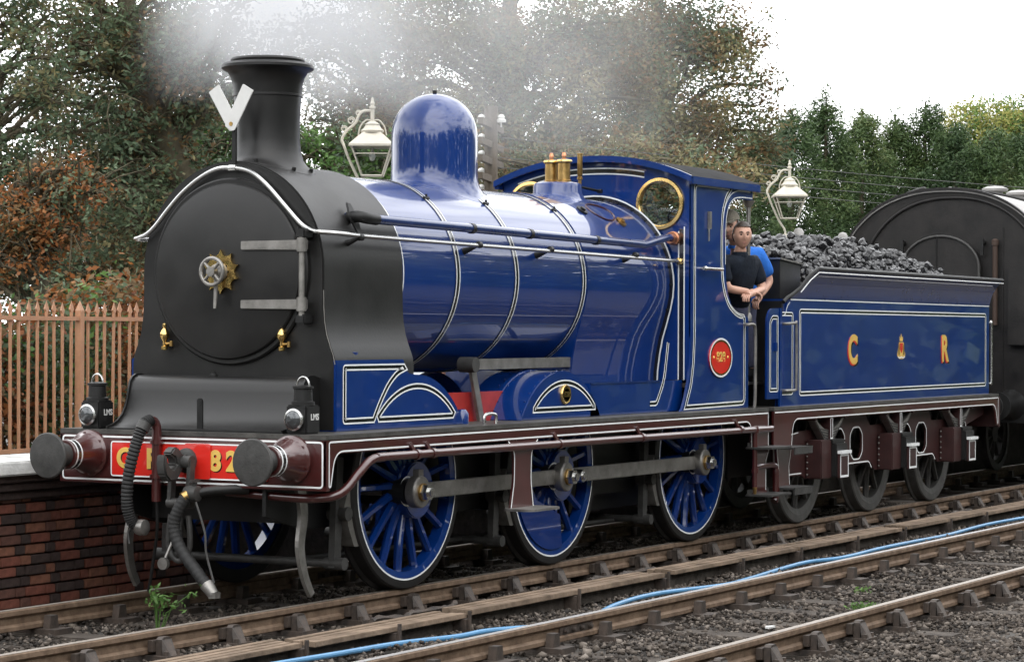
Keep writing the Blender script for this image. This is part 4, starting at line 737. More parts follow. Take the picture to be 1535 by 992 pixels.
C('underframe', MB().box(XE, XE+18, -1.2, 1.2, .80, 1.05), BLACK)
for s in (-1, 1): C('buffer', MB().lathe([(.19, XE), (.12, XE-.1), (.10, XE-.35), (.07, XE-.36), (.07, XE-.5), (.17, XE-.51), (.17, XE-.54), (0, XE-.55)], (0, s*.864, 1.02), 'x', 24), BLACK)
for x in (17.4, 20.0):
    for s in (-1, 1):
        w = put('coach_wheel', wm2, co, (x, s*.815, .50)); w.scale = (.82, 1, .82)
        if s > 0: w.rotation_euler = (0, 0, PI)
        o = bpy.data.objects.new('tyre', tm2); COL.objects.link(o); o.parent = w
    C('bogie_frame', MB().box(x-.6, x+.6, -1.0, -.95, .45, .85), BLACK)
C('steam_pipe', MB().tube(spl([(XE-.1, -.3, .9), (XE-.3, -.32, .75), (XE-.45, -.35, .5)]), .04, 8), BLACK); C('side_window', MB().box(XE+1.2, XE+2.2, -1.374, -1.37, 2.0, 2.6), GLASS)
C('painted_mark', MB().prism([(-.985, 2.34), (-1.005, 2.34), (-1.05, 2.52), (-1.03, 2.52)], FRONT(XE-.004), (-.001, 0, 0)), WHITE)
# ================================================================== PEOPLE
def skin(verts, edges, rad, sub=2):
    me = bpy.data.meshes.new('figure'); me.from_pydata(verts, edges, []); o = bpy.data.objects.new('figure', me); COL.objects.link(o)
    sm = o.modifiers.new('skin', 'SKIN'); sm.use_smooth_shade = True
    for i, r in enumerate(rad): me.skin_vertices[0].data[i].radius = (r, r) if not isinstance(r, tuple) else r
    me.skin_vertices[0].data[0].use_root = True
    ss = o.modifiers.new('sub', 'SUBSURF'); ss.levels = sub; ss.render_levels = sub
    dg = bpy.context.evaluated_depsgraph_get(); r = bpy.data.meshes.new_from_object(o.evaluated_get(dg)); bpy.data.objects.remove(o)
    v = [tuple(x.co) for x in r.vertices]; f = [tuple(p.vertices) for p in r.polygons]; bpy.data.meshes.remove(r); return v, f
def frame(fd):      # columns: right, forward, up
    F = Vector(fd).normalized(); R_ = F.cross(Vector((0, 0, 1))).normalized(); U = R_.cross(F); return R_, F, U
def head(c, fd, sc=1.0, grow=0, keep=None, jaw=1.0):
    """head as a sculpted grid; local x right, y forward, z up"""
    R_, F, U = frame(fd); c = Vector(c); nu, nv = 40, 28; V = []; loc = []
    for j in range(nv+1):
        th = PI*j/nv
        for i in range(nu):
            ph = 2*PI*i/nu; x, y, z = math.sin(th)*math.cos(ph), math.sin(th)*math.sin(ph), math.cos(th)
            X, Y, Z = x*.086, y*.100, z*.124
            if z < 0: k = 1-.30*(-z)**1.4*jaw; X *= k; Y *= (1-.10*(-z)) if y > 0 else (1-.42*(-z))
            if y > 0:
                g = lambda a, b, s, t: math.exp(-((X-a)/s)**2-((Z-b)/t)**2)
                Y += .026*g(0, -.022, .013, .022)+.012*g(0, .004, .010, .022)      # nose
                Y += -.014*g(.031, .012, .017, .011)-.014*g(-.031, .012, .017, .011)  # eye sockets
                Y += .006*g(0, .032, .045, .010)                                   # brow
                Y += .007*g(0, -.060, .022, .007)+.006*g(0, -.070, .020, .007)-.005*g(0, -.065, .02, .003)   # lips
                Y += .010*g(0, -.098, .022, .014)                                  # chin
                Y += .004*g(.042, -.02, .02, .02)+.004*g(-.042, -.02, .02, .02)
            e = 1+grow; loc.append((X, Y, Z)); V.append(c+(R_*X+F*Y+U*Z)*sc*e)
    Fc = [(j*nu+i, j*nu+(i+1) % nu, (j+1)*nu+(i+1) % nu, (j+1)*nu+i) for j in range(nv) for i in range(nu)]
    if keep: Fc = [f for f in Fc if all(keep(*loc[k]) for k in f)]
    return V, Fc
def person(label, hc, fd, neck, sh_l, el_l, wr_l, sh_r, el_r, wr_r, chest, pelvis, kn, ft, shirt, trousers, cap, hand_r=True):
    o = thing('person', (pelvis[0], pelvis[1], 1.44), label, 'person', 'footplate crew')
    def ch(n, mb, m, **k): return mb.build(n, m, o, smooth=60, **k)
    L = lambda a, b, t: tuple(Vector(a)*(1-t)+Vector(b)*t)
    belly = L(chest, pelvis, .55)
    verts = [pelvis, belly, chest, neck, L(neck, hc, .6), sh_l, el_l, wr_l, sh_r, el_r, wr_r]; edges = [(0, 1), (1, 2), (2, 3), (3, 4), (2, 5), (5, 6), (6, 7), (2, 8), (8, 9), (9, 10)]
    rad = [.11, .105, .115, .060, .056, .060, .044, .032, .060, .044, .032]
    for s in (0, 1): k = len(verts); verts += [L(pelvis, kn[s], .15), kn[s], ft[s]]; edges += [(0, k), (k, k+1), (k+1, k+2)]; rad += [.10, .065, .045]
    v, f = skin(verts, edges, rad); b = MB().add(v, f); b.add(*head(hc, fd))
    R_, F, U = frame(fd); H = Vector(hc)
    for s in (-1, 1):   # ears
        b.lathe([(0, -.008), (.016, -.006), (.020, 0), (.016, .008), (0, .01)], tuple(H+R_*s*.076+F*-.01+U*-.005), 'y', 10)
    for wr, el in ((wr_l, el_l), (wr_r, el_r)):   # hands: palm and five fingers
        d = (Vector(wr)-Vector(el)).normalized(); sd_ = d.cross(Vector((0, 0, 1))).normalized(); up_ = sd_.cross(d); w0 = Vector(wr)
        b.tube([w0-d*.01, w0+d*.03, w0+d*.075], [.026, .036, .030], 10)
        for q in range(4): a = w0+d*.07+sd_*(q-1.5)*.019; ln = (.07, .08, .075, .058)[q]; b.tube([a, a+d*ln*.5-up_*.006, a+d*ln*.85-up_*.028, a+d*ln*.8-up_*.05], [.0095, .009, .0085, .007], 7)
        a = w0+d*.02+sd_*.028; b.tube([a, a+d*.03+sd_*.025, a+d*.06+sd_*.028-up_*.012], [.012, .011, .008], 7)
    ch('body', b, SKINM)
    e = MB(); 
    for s in (-1, 1): e.lathe([(0, -.009), (.007, -.006), (.009, 0), (.007, .006), (0, .009)], tuple(H+R_*s*.031+F*.0855+U*.011), 'y', 10)
    ch('eyes', e, EYEM); br = MB()
    for s in (-1, 1): br.tube([H+R_*s*.014+F*.098+U*.030, H+R_*s*.032+F*.094+U*.036, H+R_*s*.050+F*.080+U*.030], [.004, .005, .003], 6)
    ch('eyebrows', br, HAIRM); ch('lips', MB().tube([H+R_*.022+F*.083-U*.064, H+F*.095-U*.064, H-R_*.022+F*.083-U*.064], [.002, .005, .002], 6), LIPM)
    ch('hair', MB().add(*head(hc, fd, 1, .11, lambda x, y, z: (z > .066 or (abs(x) > .070 and z > .005 and y < .03)) if y > -.02 else z > -.055)), HAIRM)
    sv_, se_, sr_ = [pelvis, belly, chest, L(chest, neck, .75), sh_l, L(sh_l, el_l, .85), sh_r, L(sh_r, el_r, .85)], [(0, 1), (1, 2), (2, 3), (2, 4), (4, 5), (2, 6), (6, 7)], [.155, .155, .175, .070, .098, .078, .098, .078]
    ch('shirt', MB().add(*skin(sv_, se_, sr_)), shirt)
    col_ = Vector(L(chest, neck, .9)); ch('collar', MB().lathe([(.078, -.03), (.080, .0), (.070, .022), (.062, .02), (.062, -.02)], tuple(col_), 'z', 20), shirt)
    tv_ = [pelvis, L(pelvis, kn[0], .15), kn[0], L(kn[0], ft[0], .9), L(pelvis, kn[1], .15), kn[1], L(kn[1], ft[1], .9), L(pelvis, chest, .42)]
    ch('trousers', MB().add(*skin(tv_, [(0, 1), (1, 2), (2, 3), (0, 4), (4, 5), (5, 6), (0, 7)], [.165, .125, .085, .07, .125, .085, .07, .160])), trousers)
    bt = MB()
    for q in ft: bt.tube([(q[0], q[1], q[2]), (q[0]-.06, q[1], q[2]-.03), (q[0]-.18, q[1], q[2]-.045)], [.06, .06, .04], 10)
    ch('boots', bt, BLACK)
    if cap:
        kp = MB(); kp.add(*head(Vector(hc)+Vector((0, 0, .028)), fd, 1, .17, lambda x, y, z: z > .028)); a = H+F*.085+U*.062
        kp.add([a+R_*x+F*y+U*zz for x, y, zz in ((-.08, 0, 0), (-.055, .055, -.012), (0, .075, -.014), (.055, .055, -.012), (.08, 0, 0), (-.08, 0, .016), (-.055, .055, .002), (0, .075, .0), (.055, .055, .002), (.08, 0, .016))], [(4, 3, 2, 1, 0), (5, 6, 7, 8, 9), (0, 1, 6, 5), (1, 2, 7, 6), (2, 3, 8, 7), (3, 4, 9, 8)])
        ch('flat_cap', kp, TWEED)
    return o
person('man in dark navy shirt with short dark hair leaning out of the cab opening', (7.235, -1.01, 2.795), (-.90, -.66, -.06), (7.27, -.97, 2.64), (7.06, -.86, 2.535), (7.06, -.94, 2.30), (7.30, -1.06, 2.27), (7.54, -.98, 2.55), (7.58, -1.07, 2.30), (7.24, -1.09, 2.25), (7.32, -.93, 2.47), (7.50, -.82, 2.10), [(7.42, -.72, 1.75), (7.55, -.62, 1.75)], [(7.42, -.72, 1.52), (7.58, -.62, 1.52)], NAVY, OVERALL, False)
person('man in bright blue shirt and flat cap standing behind the other man in the cab', (7.47, -.78, 2.885), (-1, -.15, -.12), (7.62, -.77, 2.74), (7.80, -.55, 2.64), (7.66, -.50, 2.36), (7.44, -.55, 2.18), (7.94, -.88, 2.63), (8.03, -.95, 2.38), (7.86, -.92, 2.24), (7.88, -.74, 2.52), (7.92, -.74, 2.08), [(7.80, -.65, 1.75), (7.88, -.8, 1.75)], [(7.80, -.65, 1.52), (7.9, -.8, 1.52)], BLUESH, OVERALL, True)

# ================================================================== SETTING
gm = MB(); gm.add([(-400, -500, -.21), (900, -500, -.21), (900, 900, -.21), (-400, 900, -.21)], [(0, 1, 2, 3)]); g = gm.build('ground', GROUNDM, smooth=0); tag(g, 'dark ash and ballast ground around the tracks', kind='structure')
# tracks
bull = [(-.035, -.008), (-.028, 0), (.028, 0), (.035, -.008), (.035, -.036), (.026, -.046), (.010, -.052), (.0095, -.098), (.026, -.106), (.033, -.114), (.033, -.138), (.024, -.145), (-.024, -.145), (-.033, -.138), (-.033, -.114), (-.026, -.106), (-.0095, -.098), (-.010, -.052), (-.026, -.046), (-.035, -.036)]
chm = MB().box(-.095, .095, -.19, .19, -.185, -.148).prism([(-.05, -.15), (-.05, -.05), (-.03, -.035), (.03, -.035), (.05, -.05), (.05, -.15)], SIDE(-.075), (0, -.045, 0)).prism([(-.05, -.15), (.05, -.15), (.035, -.06), (-.035, -.06)], SIDE(.045), (0, .06, 0))
chm.add([(-.07, -.14, -.15), (.07, -.14, -.15), (.05, -.12, -.05), (-.05, -.12, -.05), (-.03, -.18, -.15), (.03, -.18, -.15)], [(0, 1, 2, 3), (0, 4, 5, 1), (1, 5, 2), (0, 3, 4), (4, 3, 2, 5)]).box(-.085, .085, -.072, -.036, -.125, -.055)
for x in (-.06, .06): chm.cyl((x, -.16, -.15), (x, -.16, -.12), .018, n=6)
chairmesh = chm.mesh('chair', CHAIRM, 25); slm = MB().box(-.125, .125, -1.28, 1.28, -.32, -.186).mesh('sleeper', SLEEPM, 30, bevel=.01)
def track(yc, label, x0, n, phase, shiny):
    t = thing('railway_track', (5, yc, 0), label, 'track')
    for s in (-1, 1):
        y = yc+s*.7525; r = MB().prism(bull, lambda p: (-60, y+p[0], p[1]), (220, 0, 0)).build('rail', RUST, t, 30)
        b = MB().add([(-60, y-.026, .002), (160, y-.026, .002), (160, y+.026, .002), (-60, y+.026, .002)], [(0, 1, 2, 3)]); b.build('running_surface', RAILSH if (shiny and s > 0) else RAILTOP, r, 0)
        xj = {(-1): 12.3, 1: .62}[s] if shiny else (8.0 if s < 0 else 3)
        fp = MB()
        for k in (-1, 1): fp.box(xj-.24, xj+.24, y+k*.014-.006, y+k*.014+.006, -.104, -.047)
        for k in (-.18, -.06, .06, .18): fp.cyl((xj+k, y-.05, -.075), (xj+k, y+.05, -.075), .017, n=6)
        fp.build('fishplate', CHAIRM, r, 25, bevel=.004)
    for k in range(n):
        sl = put('sleeper', slm, t, (x0+phase+k*.76, yc, 0))
        for s in (-1, 1):
            c_ = bpy.data.objects.new('chair', chairmesh); COL.objects.link(c_); c_.parent = sl; c_.location = (0, s*.7525, 0)
            if s > 0: c_.rotation_euler = (0, 0, PI)
    return t
track(0, 'track the locomotive stands on, next to the platform', -7.6, 40, .10, False)
track(-3.4565, 'empty track in the foreground with a polished rail', -3.8, 30, .18, True)
# ballast
def stones(n, xr, yr, size, seed, zf):
    r = np.random.default_rng(seed); x = r.uniform(*xr, n); y = r.uniform(*yr, n)
    ok = np.ones(n, bool)
    for yc in (0, -3.4565):
        for s in (-1, 1): ok &= abs(y-yc-s*.7525) > .06
        ph = .10-7.6 if yc == 0 else .18-3.8
        dx = (x-ph) % .76; dx = np.minimum(dx, .76-dx); onS = (dx < .12) & (abs(y-yc) < 1.28); ok &= ~(onS & (r.random(n) < .72))
        for s in (-1, 1): ok &= ~((dx < .11) & (abs(y-yc-s*.7525) < .19))
    x, y = x[ok], y[ok]; n = len(x); sz = r.uniform(.55, 1.25, n)*size
    base = np.array([(1, 0, 0), (0, 1, 0), (-1, 0, 0), (0, -1, 0), (0, 0, 1), (0, 0, -1)], float); q = base[None]*r.uniform(.6, 1.25, (n, 6, 1))+r.uniform(-.25, .25, (n, 6, 3))
    a = r.uniform(0, 6.28, n); b = r.uniform(-.9, .9, n); ca, sa, cb, sb_ = np.cos(a), np.sin(a), np.cos(b), np.sin(b)
    q = np.stack([q[..., 0]*cb[:, None]-q[..., 2]*sb_[:, None], q[..., 1], q[..., 0]*sb_[:, None]+q[..., 2]*cb[:, None]], -1); q = np.stack([q[..., 0]*ca[:, None]-q[..., 1]*sa[:, None], q[..., 0]*sa[:, None]+q[..., 1]*ca[:, None], q[..., 2]*.75], -1)
    z = zf(x, y)+r.uniform(-.012, .012, n); v = q*sz[:, None, None]+np.stack([x, y, z], -1)[:, None]
    t = np.array([(0, 1, 4), (1, 2, 4), (2, 3, 4), (3, 0, 4), (1, 0, 5), (2, 1, 5), (3, 2, 5), (0, 3, 5)]); F = (t[None]+6*np.arange(n)[:, None, None]).reshape(-1, 3)
    return v.reshape(-1, 3), F
def npmesh(name, V, F, m, k=3):
    me = bpy.data.meshes.new(name); me.vertices.add(len(V)); me.vertices.foreach_set('co', np.asarray(V, np.float32).ravel()); me.loops.add(F.size); me.loops.foreach_set('vertex_index', F.ravel().astype(np.int32))
    me.polygons.add(len(F)); me.polygons.foreach_set('loop_start', np.arange(0, F.size, k, dtype=np.int32)); me.update(calc_edges=True); me.materials.append(m); return me
zf = lambda x, y: np.where(y < -4.4, -.185-.02*np.clip(-4.4-y, 0, 3), -.185)+.012*np.sin(x*3.1+y*2)+.010*np.sin(x*1.3-y*4.1)
A1 = stones(70000, (-3.0, 15), (-5.4, 1.35), .020, 1, zf); A2 = stones(34000, (-4.5, 9), (-8.5, -4.3), .018, 2, zf); A3 = stones(6000, (-3, 14), (-5.4, 1.3), .036, 3, zf)
nv = [0, len(A1[0]), len(A1[0])+len(A2[0])]; bal = put('ballast', npmesh('ballast', np.concatenate([A1[0], A2[0], A3[0]]), np.concatenate([A1[1], A2[1]+nv[1], A3[1]+nv[2]]), STONEM)); tag(bal, 'loose grey and brown ballast stones between the rails', kind='stuff')
# timber trunking between the tracks
tk = thing('timber_trunking', (5, -1.6, -.1), 'weathered timber cable trunking boards lying between the two tracks', 'trunking'); r5 = random.Random(8)
secs = [(-4.2, -1.05), (-1.0, .92), (1.0, 4.2), (4.28, 6.95), (7.02, 9.70), (9.78, 12.2), (12.28, 15.5)]
for a, b in secs:
    dz, dy = r5.uniform(-.012, .012), r5.uniform(-.03, .03)
    for k in range(4): y = -1.70+dy+k*.066; MB().box(a+r5.uniform(0, .05), b-r5.uniform(0, .05), y, y+.061, -.085+dz, -.05+dz+r5.uniform(-.004, .004)).build('board', PLANKM, tk, 30, bevel=.004)
    MB().box(a+.03, b-.03, -1.62+dy, -1.54+dy, -.19, -.0855+dz).build('bearer', SLEEPM, tk, 30)
    for x in (b-.03, (a+b)/2): MB().box(x-.04, x+.04, -1.72+dy, -1.42+dy, -.23, -.09+dz).box(x-.012, x+.012, -1.74+dy, -1.722+dy, -.2, -.04).build('support_peg', CHAIRM, tk, 30)
for x, n in ((.85, 7), (4.1, 6), (6.9, 6), (9.6, 5), (12.1, 5)):
    pts = spl([(x-.62+1.2*i/(n), -1.36+.05*math.sin(i*2.1), -.07+.015*math.sin(i*3)) for i in range(n+1)], 5); MB().tube(pts, [.018+.006*math.sin(i*1.7) for i in range(len(pts))], 7).build('cable_clamp', CHAIRM, tk)
# blue hose
hz_ = [(-2.4, -1.66), (-1.46, -1.80), (-.93, -1.82), (-.15, -1.80), (.40, -1.93), (.68, -2.02), (.95, -2.25), (1.3, -2.42), (1.65, -2.40), (1.94, -2.20), (2.55, -2.05), (3.35, -2.0), (4.33, -2.12), (5.11, -2.02), (6.60, -1.88), (7.11, -2.06), (8.17, -2.03), (9.3, -1.97), (10.33, -1.93), (11.86, -1.86), (13.3, -1.98), (15.5, -1.9)]
tag(MB().tube(spl([(x, y, -.145+.015*math.sin(i*1.3)) for i, (x, y) in enumerate(hz_)], 8), .0185, 10).build('water_hose', HOSEM), 'pale blue water hose snaking along beside the polished rail', 'hose')
# platform
pf = MB(); pf.add([(-60, 1.62, .86), (160, 1.62, .86), (160, 3.2, .84), (-60, 3.2, .84), (-60, 14, .80), (160, 14, .80)], [(0, 1, 2, 3), (3, 2, 5, 4)]); plat = pf.build('platform', PLATM, smooth=0); tag(plat, 'station platform with brick face and white edge behind the locomotive', kind='structure')
MB().box(-60, 160, 1.66, 1.76, -.3, .80).build('wall_core', MORTAR, plat, 0)
cpm = MB().box(0, .89, 0, .62, 0, .105).mesh('coping_slab', CONCM, 30, bevel=.012); r6 = random.Random(3)
for k in range(60): put('coping_slab', cpm, plat, (-6+k*.90, 1.43, .848+r6.uniform(-.004, .004)))
brm = [MB().box(0, w, 0, .1, 0, .066).mesh('brick', b, 30, bevel=.006) for b in BRICKS for w in (.215, .102)]
z = -.21; row = 0
while z < .66:
    x = -2.2 - (.056 if row % 2 else 0); k = 0
    while x < 2.4:
        hd = (k % 2 == 0) if row % 2 else (k % 2 == 1); w = .102 if hd else .215; bi = r6.choices([0, 1, 2, 3], [5, 3, 3.5, 2])[0] if not hd else r6.choices([0, 1, 2, 3], [2, 2, 6, 1])[0]
        b_ = put('brick', brm[bi*2+(1 if hd else 0)], plat, (x, 1.585+r6.uniform(-.007, .007), z)); b_.rotation_euler = (0, r6.uniform(-.012, .012), r6.uniform(-.02, .02)); x += w+.011; k += 1
    z += .077; row += 1
for i, (a, b) in enumerate(((.66, .72), (.725, .785), (.79, .845))): MB().box(-8, 60, 1.56-.035*i, 1.68, a, b).build('corbel_course', BRICKS[2], plat, 30, bevel=.006)
# railings
YFN = 3.2; fence = thing('iron_railings', (3, YFN, .84), 'tan painted iron spear-top railings along the back of the platform', 'fence')
pk = MB(); pk.box(-.010, .010, -.010, .010, 0, 1.20); pk.add([(-.010, -.010, 1.20), (.010, -.010, 1.20), (.010, .010, 1.20), (-.010, .010, 1.20), (-.026, -.008, 1.225), (.026, -.008, 1.225), (.026, .008, 1.225), (-.026, .008, 1.225), (0, 0, 1.30)], [(0, 1, 5, 4), (1, 2, 6, 5), (2, 3, 7, 6), (3, 0, 4, 7), (4, 5, 8), (5, 6, 8), (6, 7, 8), (7, 4, 8)]); pkm = pk.mesh('railing_bar', FENCEM, 0)
ps = MB(); ps.box(-.026, .026, -.03, .03, 0, 1.22); ps.add([(-.026, -.03, 1.22), (.026, -.03, 1.22), (.026, .03, 1.22), (-.026, .03, 1.22), (0, 0, 1.31)], [(0, 1, 4), (1, 2, 4), (2, 3, 4), (3, 0, 4)]); psm = ps.mesh('railing_post', FENCEM, 0)
for k in range(90):
    x = -.6+k*.113
    if k % 17 == 13: put('railing_post', psm, fence, (x+.0, YFN, .84))
    else: b_ = put('railing_bar', pkm, fence, (x+r6.uniform(-.006, .006), YFN, .84)); b_.rotation_euler = (r6.uniform(-.008, .008), r6.uniform(-.010, .010), r6.uniform(-.15, .15)); b_.scale = (1, 1, r6.uniform(.992, 1.006))
for z in (1.975, .875): MB().box(-2, 12, YFN-.022, YFN+.022, z, z+.035).build('railing_rail', FENCEM, fence, 0)
# lamps
def lantern(loc, w, label, hdir):
    x, y, z = loc; k = w/.42; L = thing('platform_lamp', (x, y, .85), label, 'lamp post', 'platform lanterns')
    def A(n, mb, m, p=None, **q): return mb.build(n, m, p or L, **q)
    hd = Vector(hdir); R4 = lambda r, zz, n=4: [(x+r*math.cos(PI/4+2*PI*i/n+ANG), y+r*math.sin(PI/4+2*PI*i/n+ANG), z+zz*k) for i in range(n)]
    ANG = math.atan2(hd.y, hd.x); W2 = w*.95
    top, bot = R4(W2, 0), R4(W2*.52, -.42)
    fr_ = MB()
    for i in range(4): fr_.tube([top[i], bot[i]], .013*k, 6); fr_.tube([top[i], top[(i+1) % 4]], .013*k, 6); fr_.tube([bot[i], bot[(i+1) % 4]], .013*k, 6); a, b = Vector(top[i]).lerp(Vector(bot[i]), .28), Vector(top[(i+1) % 4]).lerp(Vector(bot[(i+1) % 4]), .28); fr_.tube([a, b], .010*k, 6)
    A('lantern_frame', fr_, LAMPM)
    for i in range(4): A('lantern_pane', MB().add([top[i], top[(i+1) % 4], bot[(i+1) % 4], bot[i]], [(0, 1, 2, 3)]), LGLASS, smooth=0)
    rings = [R4(W2*1.12, -.015), R4(W2*1.12, .015), R4(W2*.62, .15), R4(W2*.40, .20)]; hm = MB(); hm.add(sum(rings, []), [(i*4+j, i*4+(j+1) % 4, i*4+4+(j+1) % 4, i*4+4+j) for i in range(3) for j in range(4)]+[(0, 1, 2, 3)])
    hd_ = A('lantern_hood', hm, LAMPM, smooth=20)
    A('hood_cap', MB().lathe([(.16*k, .19*k), (.17*k, .22*k), (.13*k, .25*k), (.10*k, .30*k), (.11*k, .31*k), (.05*k, .35*k), (.028*k, .36*k), (.028*k, .52*k), (.045*k, .535*k), (.045*k, .56*k), (.025*k, .575*k), (.035*k, .61*k), (.02*k, .64*k), (.018*k, .68*k), (0, .70*k)], (x, y, z), n=16), LAMPM, hd_)
    for s in (-1, 1): A('hood_scroll', MB().tube(spl([Vector((x, y, z+.36*k)), Vector((x, y, z+.37*k))+hd*s*.09*k, Vector((x, y, z+.28*k))+hd*s*.17*k, Vector((x, y, z+.155*k))+hd*s*.20*k]), .012*k, 6), LAMPM, hd_)
    A('lamp_bulb', MB().lathe([(0, -.02*k), (.02*k, -.04*k), (.05*k, -.15*k), (.03*k, -.20*k), (0, -.21*k)], (x, y, z), n=14), PORCEL)
    B = lambda a, zz: Vector((x, y, z))+hd*a*k+Vector((0, 0, zz*k))
    arm = A('bracket_arm', MB().tube(spl([B(0, .50), B(-.12, .50), B(-.19, .44), B(-.24, .33), B(-.36, .22), B(-.43, .10), B(-.40, .0), B(-.33, -.18), B(-.20, -.46), B(-.10, -.62), B(-.075, -.72)], 6), .020*k, 8), LAMPM)
    for c0, rr_ in (((-.30, .36), .055), ((-.40, .245), .045), ((-.20, .47), .04)): A('scroll', MB().tube([B(c0[0]+rr_*(1-.6*t/9)*math.cos(t), c0[1]+rr_*(1-.6*t/9)*math.sin(t)) for t in np.linspace(0, 9, 26)], .010*k, 6), LAMPM, arm)
    e = B(-.075, -.72); A('post', MB().lathe([(.09, .85), (.09, 1.2), (.05, 1.3), (.04, e.z-.1), (.05, e.z-.08), (.035, e.z)], (e.x, e.y, 0), n=14), LAMPM)
LGLASS = glassmat('lantern_glass', .1, (.80, .82, .80))
vr = (rr.x, rr.y, 0)
lantern((7.0, 2.9, 3.735), .295, 'cream scroll-bracket platform lantern showing between chimney and dome', vr)
lantern((14.98, 1.75, 3.60), .275, 'cream scroll-bracket platform lantern showing between cab and coal heap', vr)
# telegraph pole
dpos = lambda u, D: CAM+fw*D+rr*((u-767.5)/3768.17*D)
bpz = lambda v, D: CAM.z+(497.6-v)/3768.17*D
q = dpos(735, 35); tp = thing('telegraph_pole', (q.x, q.y, -.2), 'timber telegraph pole with white insulators seen behind the dome', 'pole'); ad = Vector((rr.x, rr.y, 0))
MB().cyl((q.x, q.y, -.2), (q.x, q.y, bpz(160, 35)), .11, .09, 12).build('pole', WOODP, tp)
for i, v in enumerate((178, 207, 232, 258, 283)):
    zz = bpz(v, 35)+.0; ad2 = Vector((fw.x, fw.y, 0)).normalized()*.9+ad*.14; c_ = Vector((q.x, q.y, zz-.10)); arm = MB().bar(c_-ad2, c_+ad2, .07, .09).build('crossarm', WOODP, tp)
    for t in ((-.13, .14, -.43) if i == 0 else (-.13,)):
        pz = Vector((q.x, q.y, zz))+ad*t; MB().lathe([(.012, -.12), (.012, -.05), (.068, -.055), (.072, -.02), (.045, .0), (.055, .02), (.035, .05), (.0, .062)], tuple(pz), 'z', 12).build('insulator', PORCEL, arm)
wq = dpos(2100, 75)
for i in range(4):
    z0, z1 = bpz(206+i*15, 35), bpz(300+i*12, 75); a, b = Vector((q.x, q.y, z0))+ad*.1, Vector((wq.x, wq.y, z1)); MB().tube([a.lerp(b, t)-Vector((0, 0, .25*4*t*(1-t))) for t in np.linspace(0, 1, 12)], .0055, 4).build('telegraph_wire', IRONG, tp, smooth=0)
# low building with a pale roof beyond the platform
bl = thing('platform_shed', (39, 9, .8), 'low shed with pale grey sheet roof beyond the tender', 'building')
MB().box(21.0, 58.0, 7.5, 10.6, .7, 3.45).build('wall', BRICKS[1], bl, 0)
MB().prism([(7.0, 3.46), (9.05, 3.80), (11.1, 3.46), (11.1, 3.42), (9.05, 3.76), (7.0, 3.42)], FRONT(20.6), (37.8, 0, 0)).build('roof', SLATEM, bl, 0)
MB().box(20.6, 58.4, 6.93, 6.995, 3.37, 3.45).build('gutter', IRONG, bl, 0)
for x in (24.0, 30.0, 36.0, 42.0): MB().box(x, x+1.1, 7.47, 7.497, 1.7, 2.9).build('window', GLASS, bl, 0)
for x in (32.6, 35.0): MB().lathe([(.06, -.15), (.06, .02), (.10, .03), (.105, .10), (.07, .16), (0, .18)], (x, 8.9, 3.82), n=14).build('roof_ventilator', ROOFM, bl)

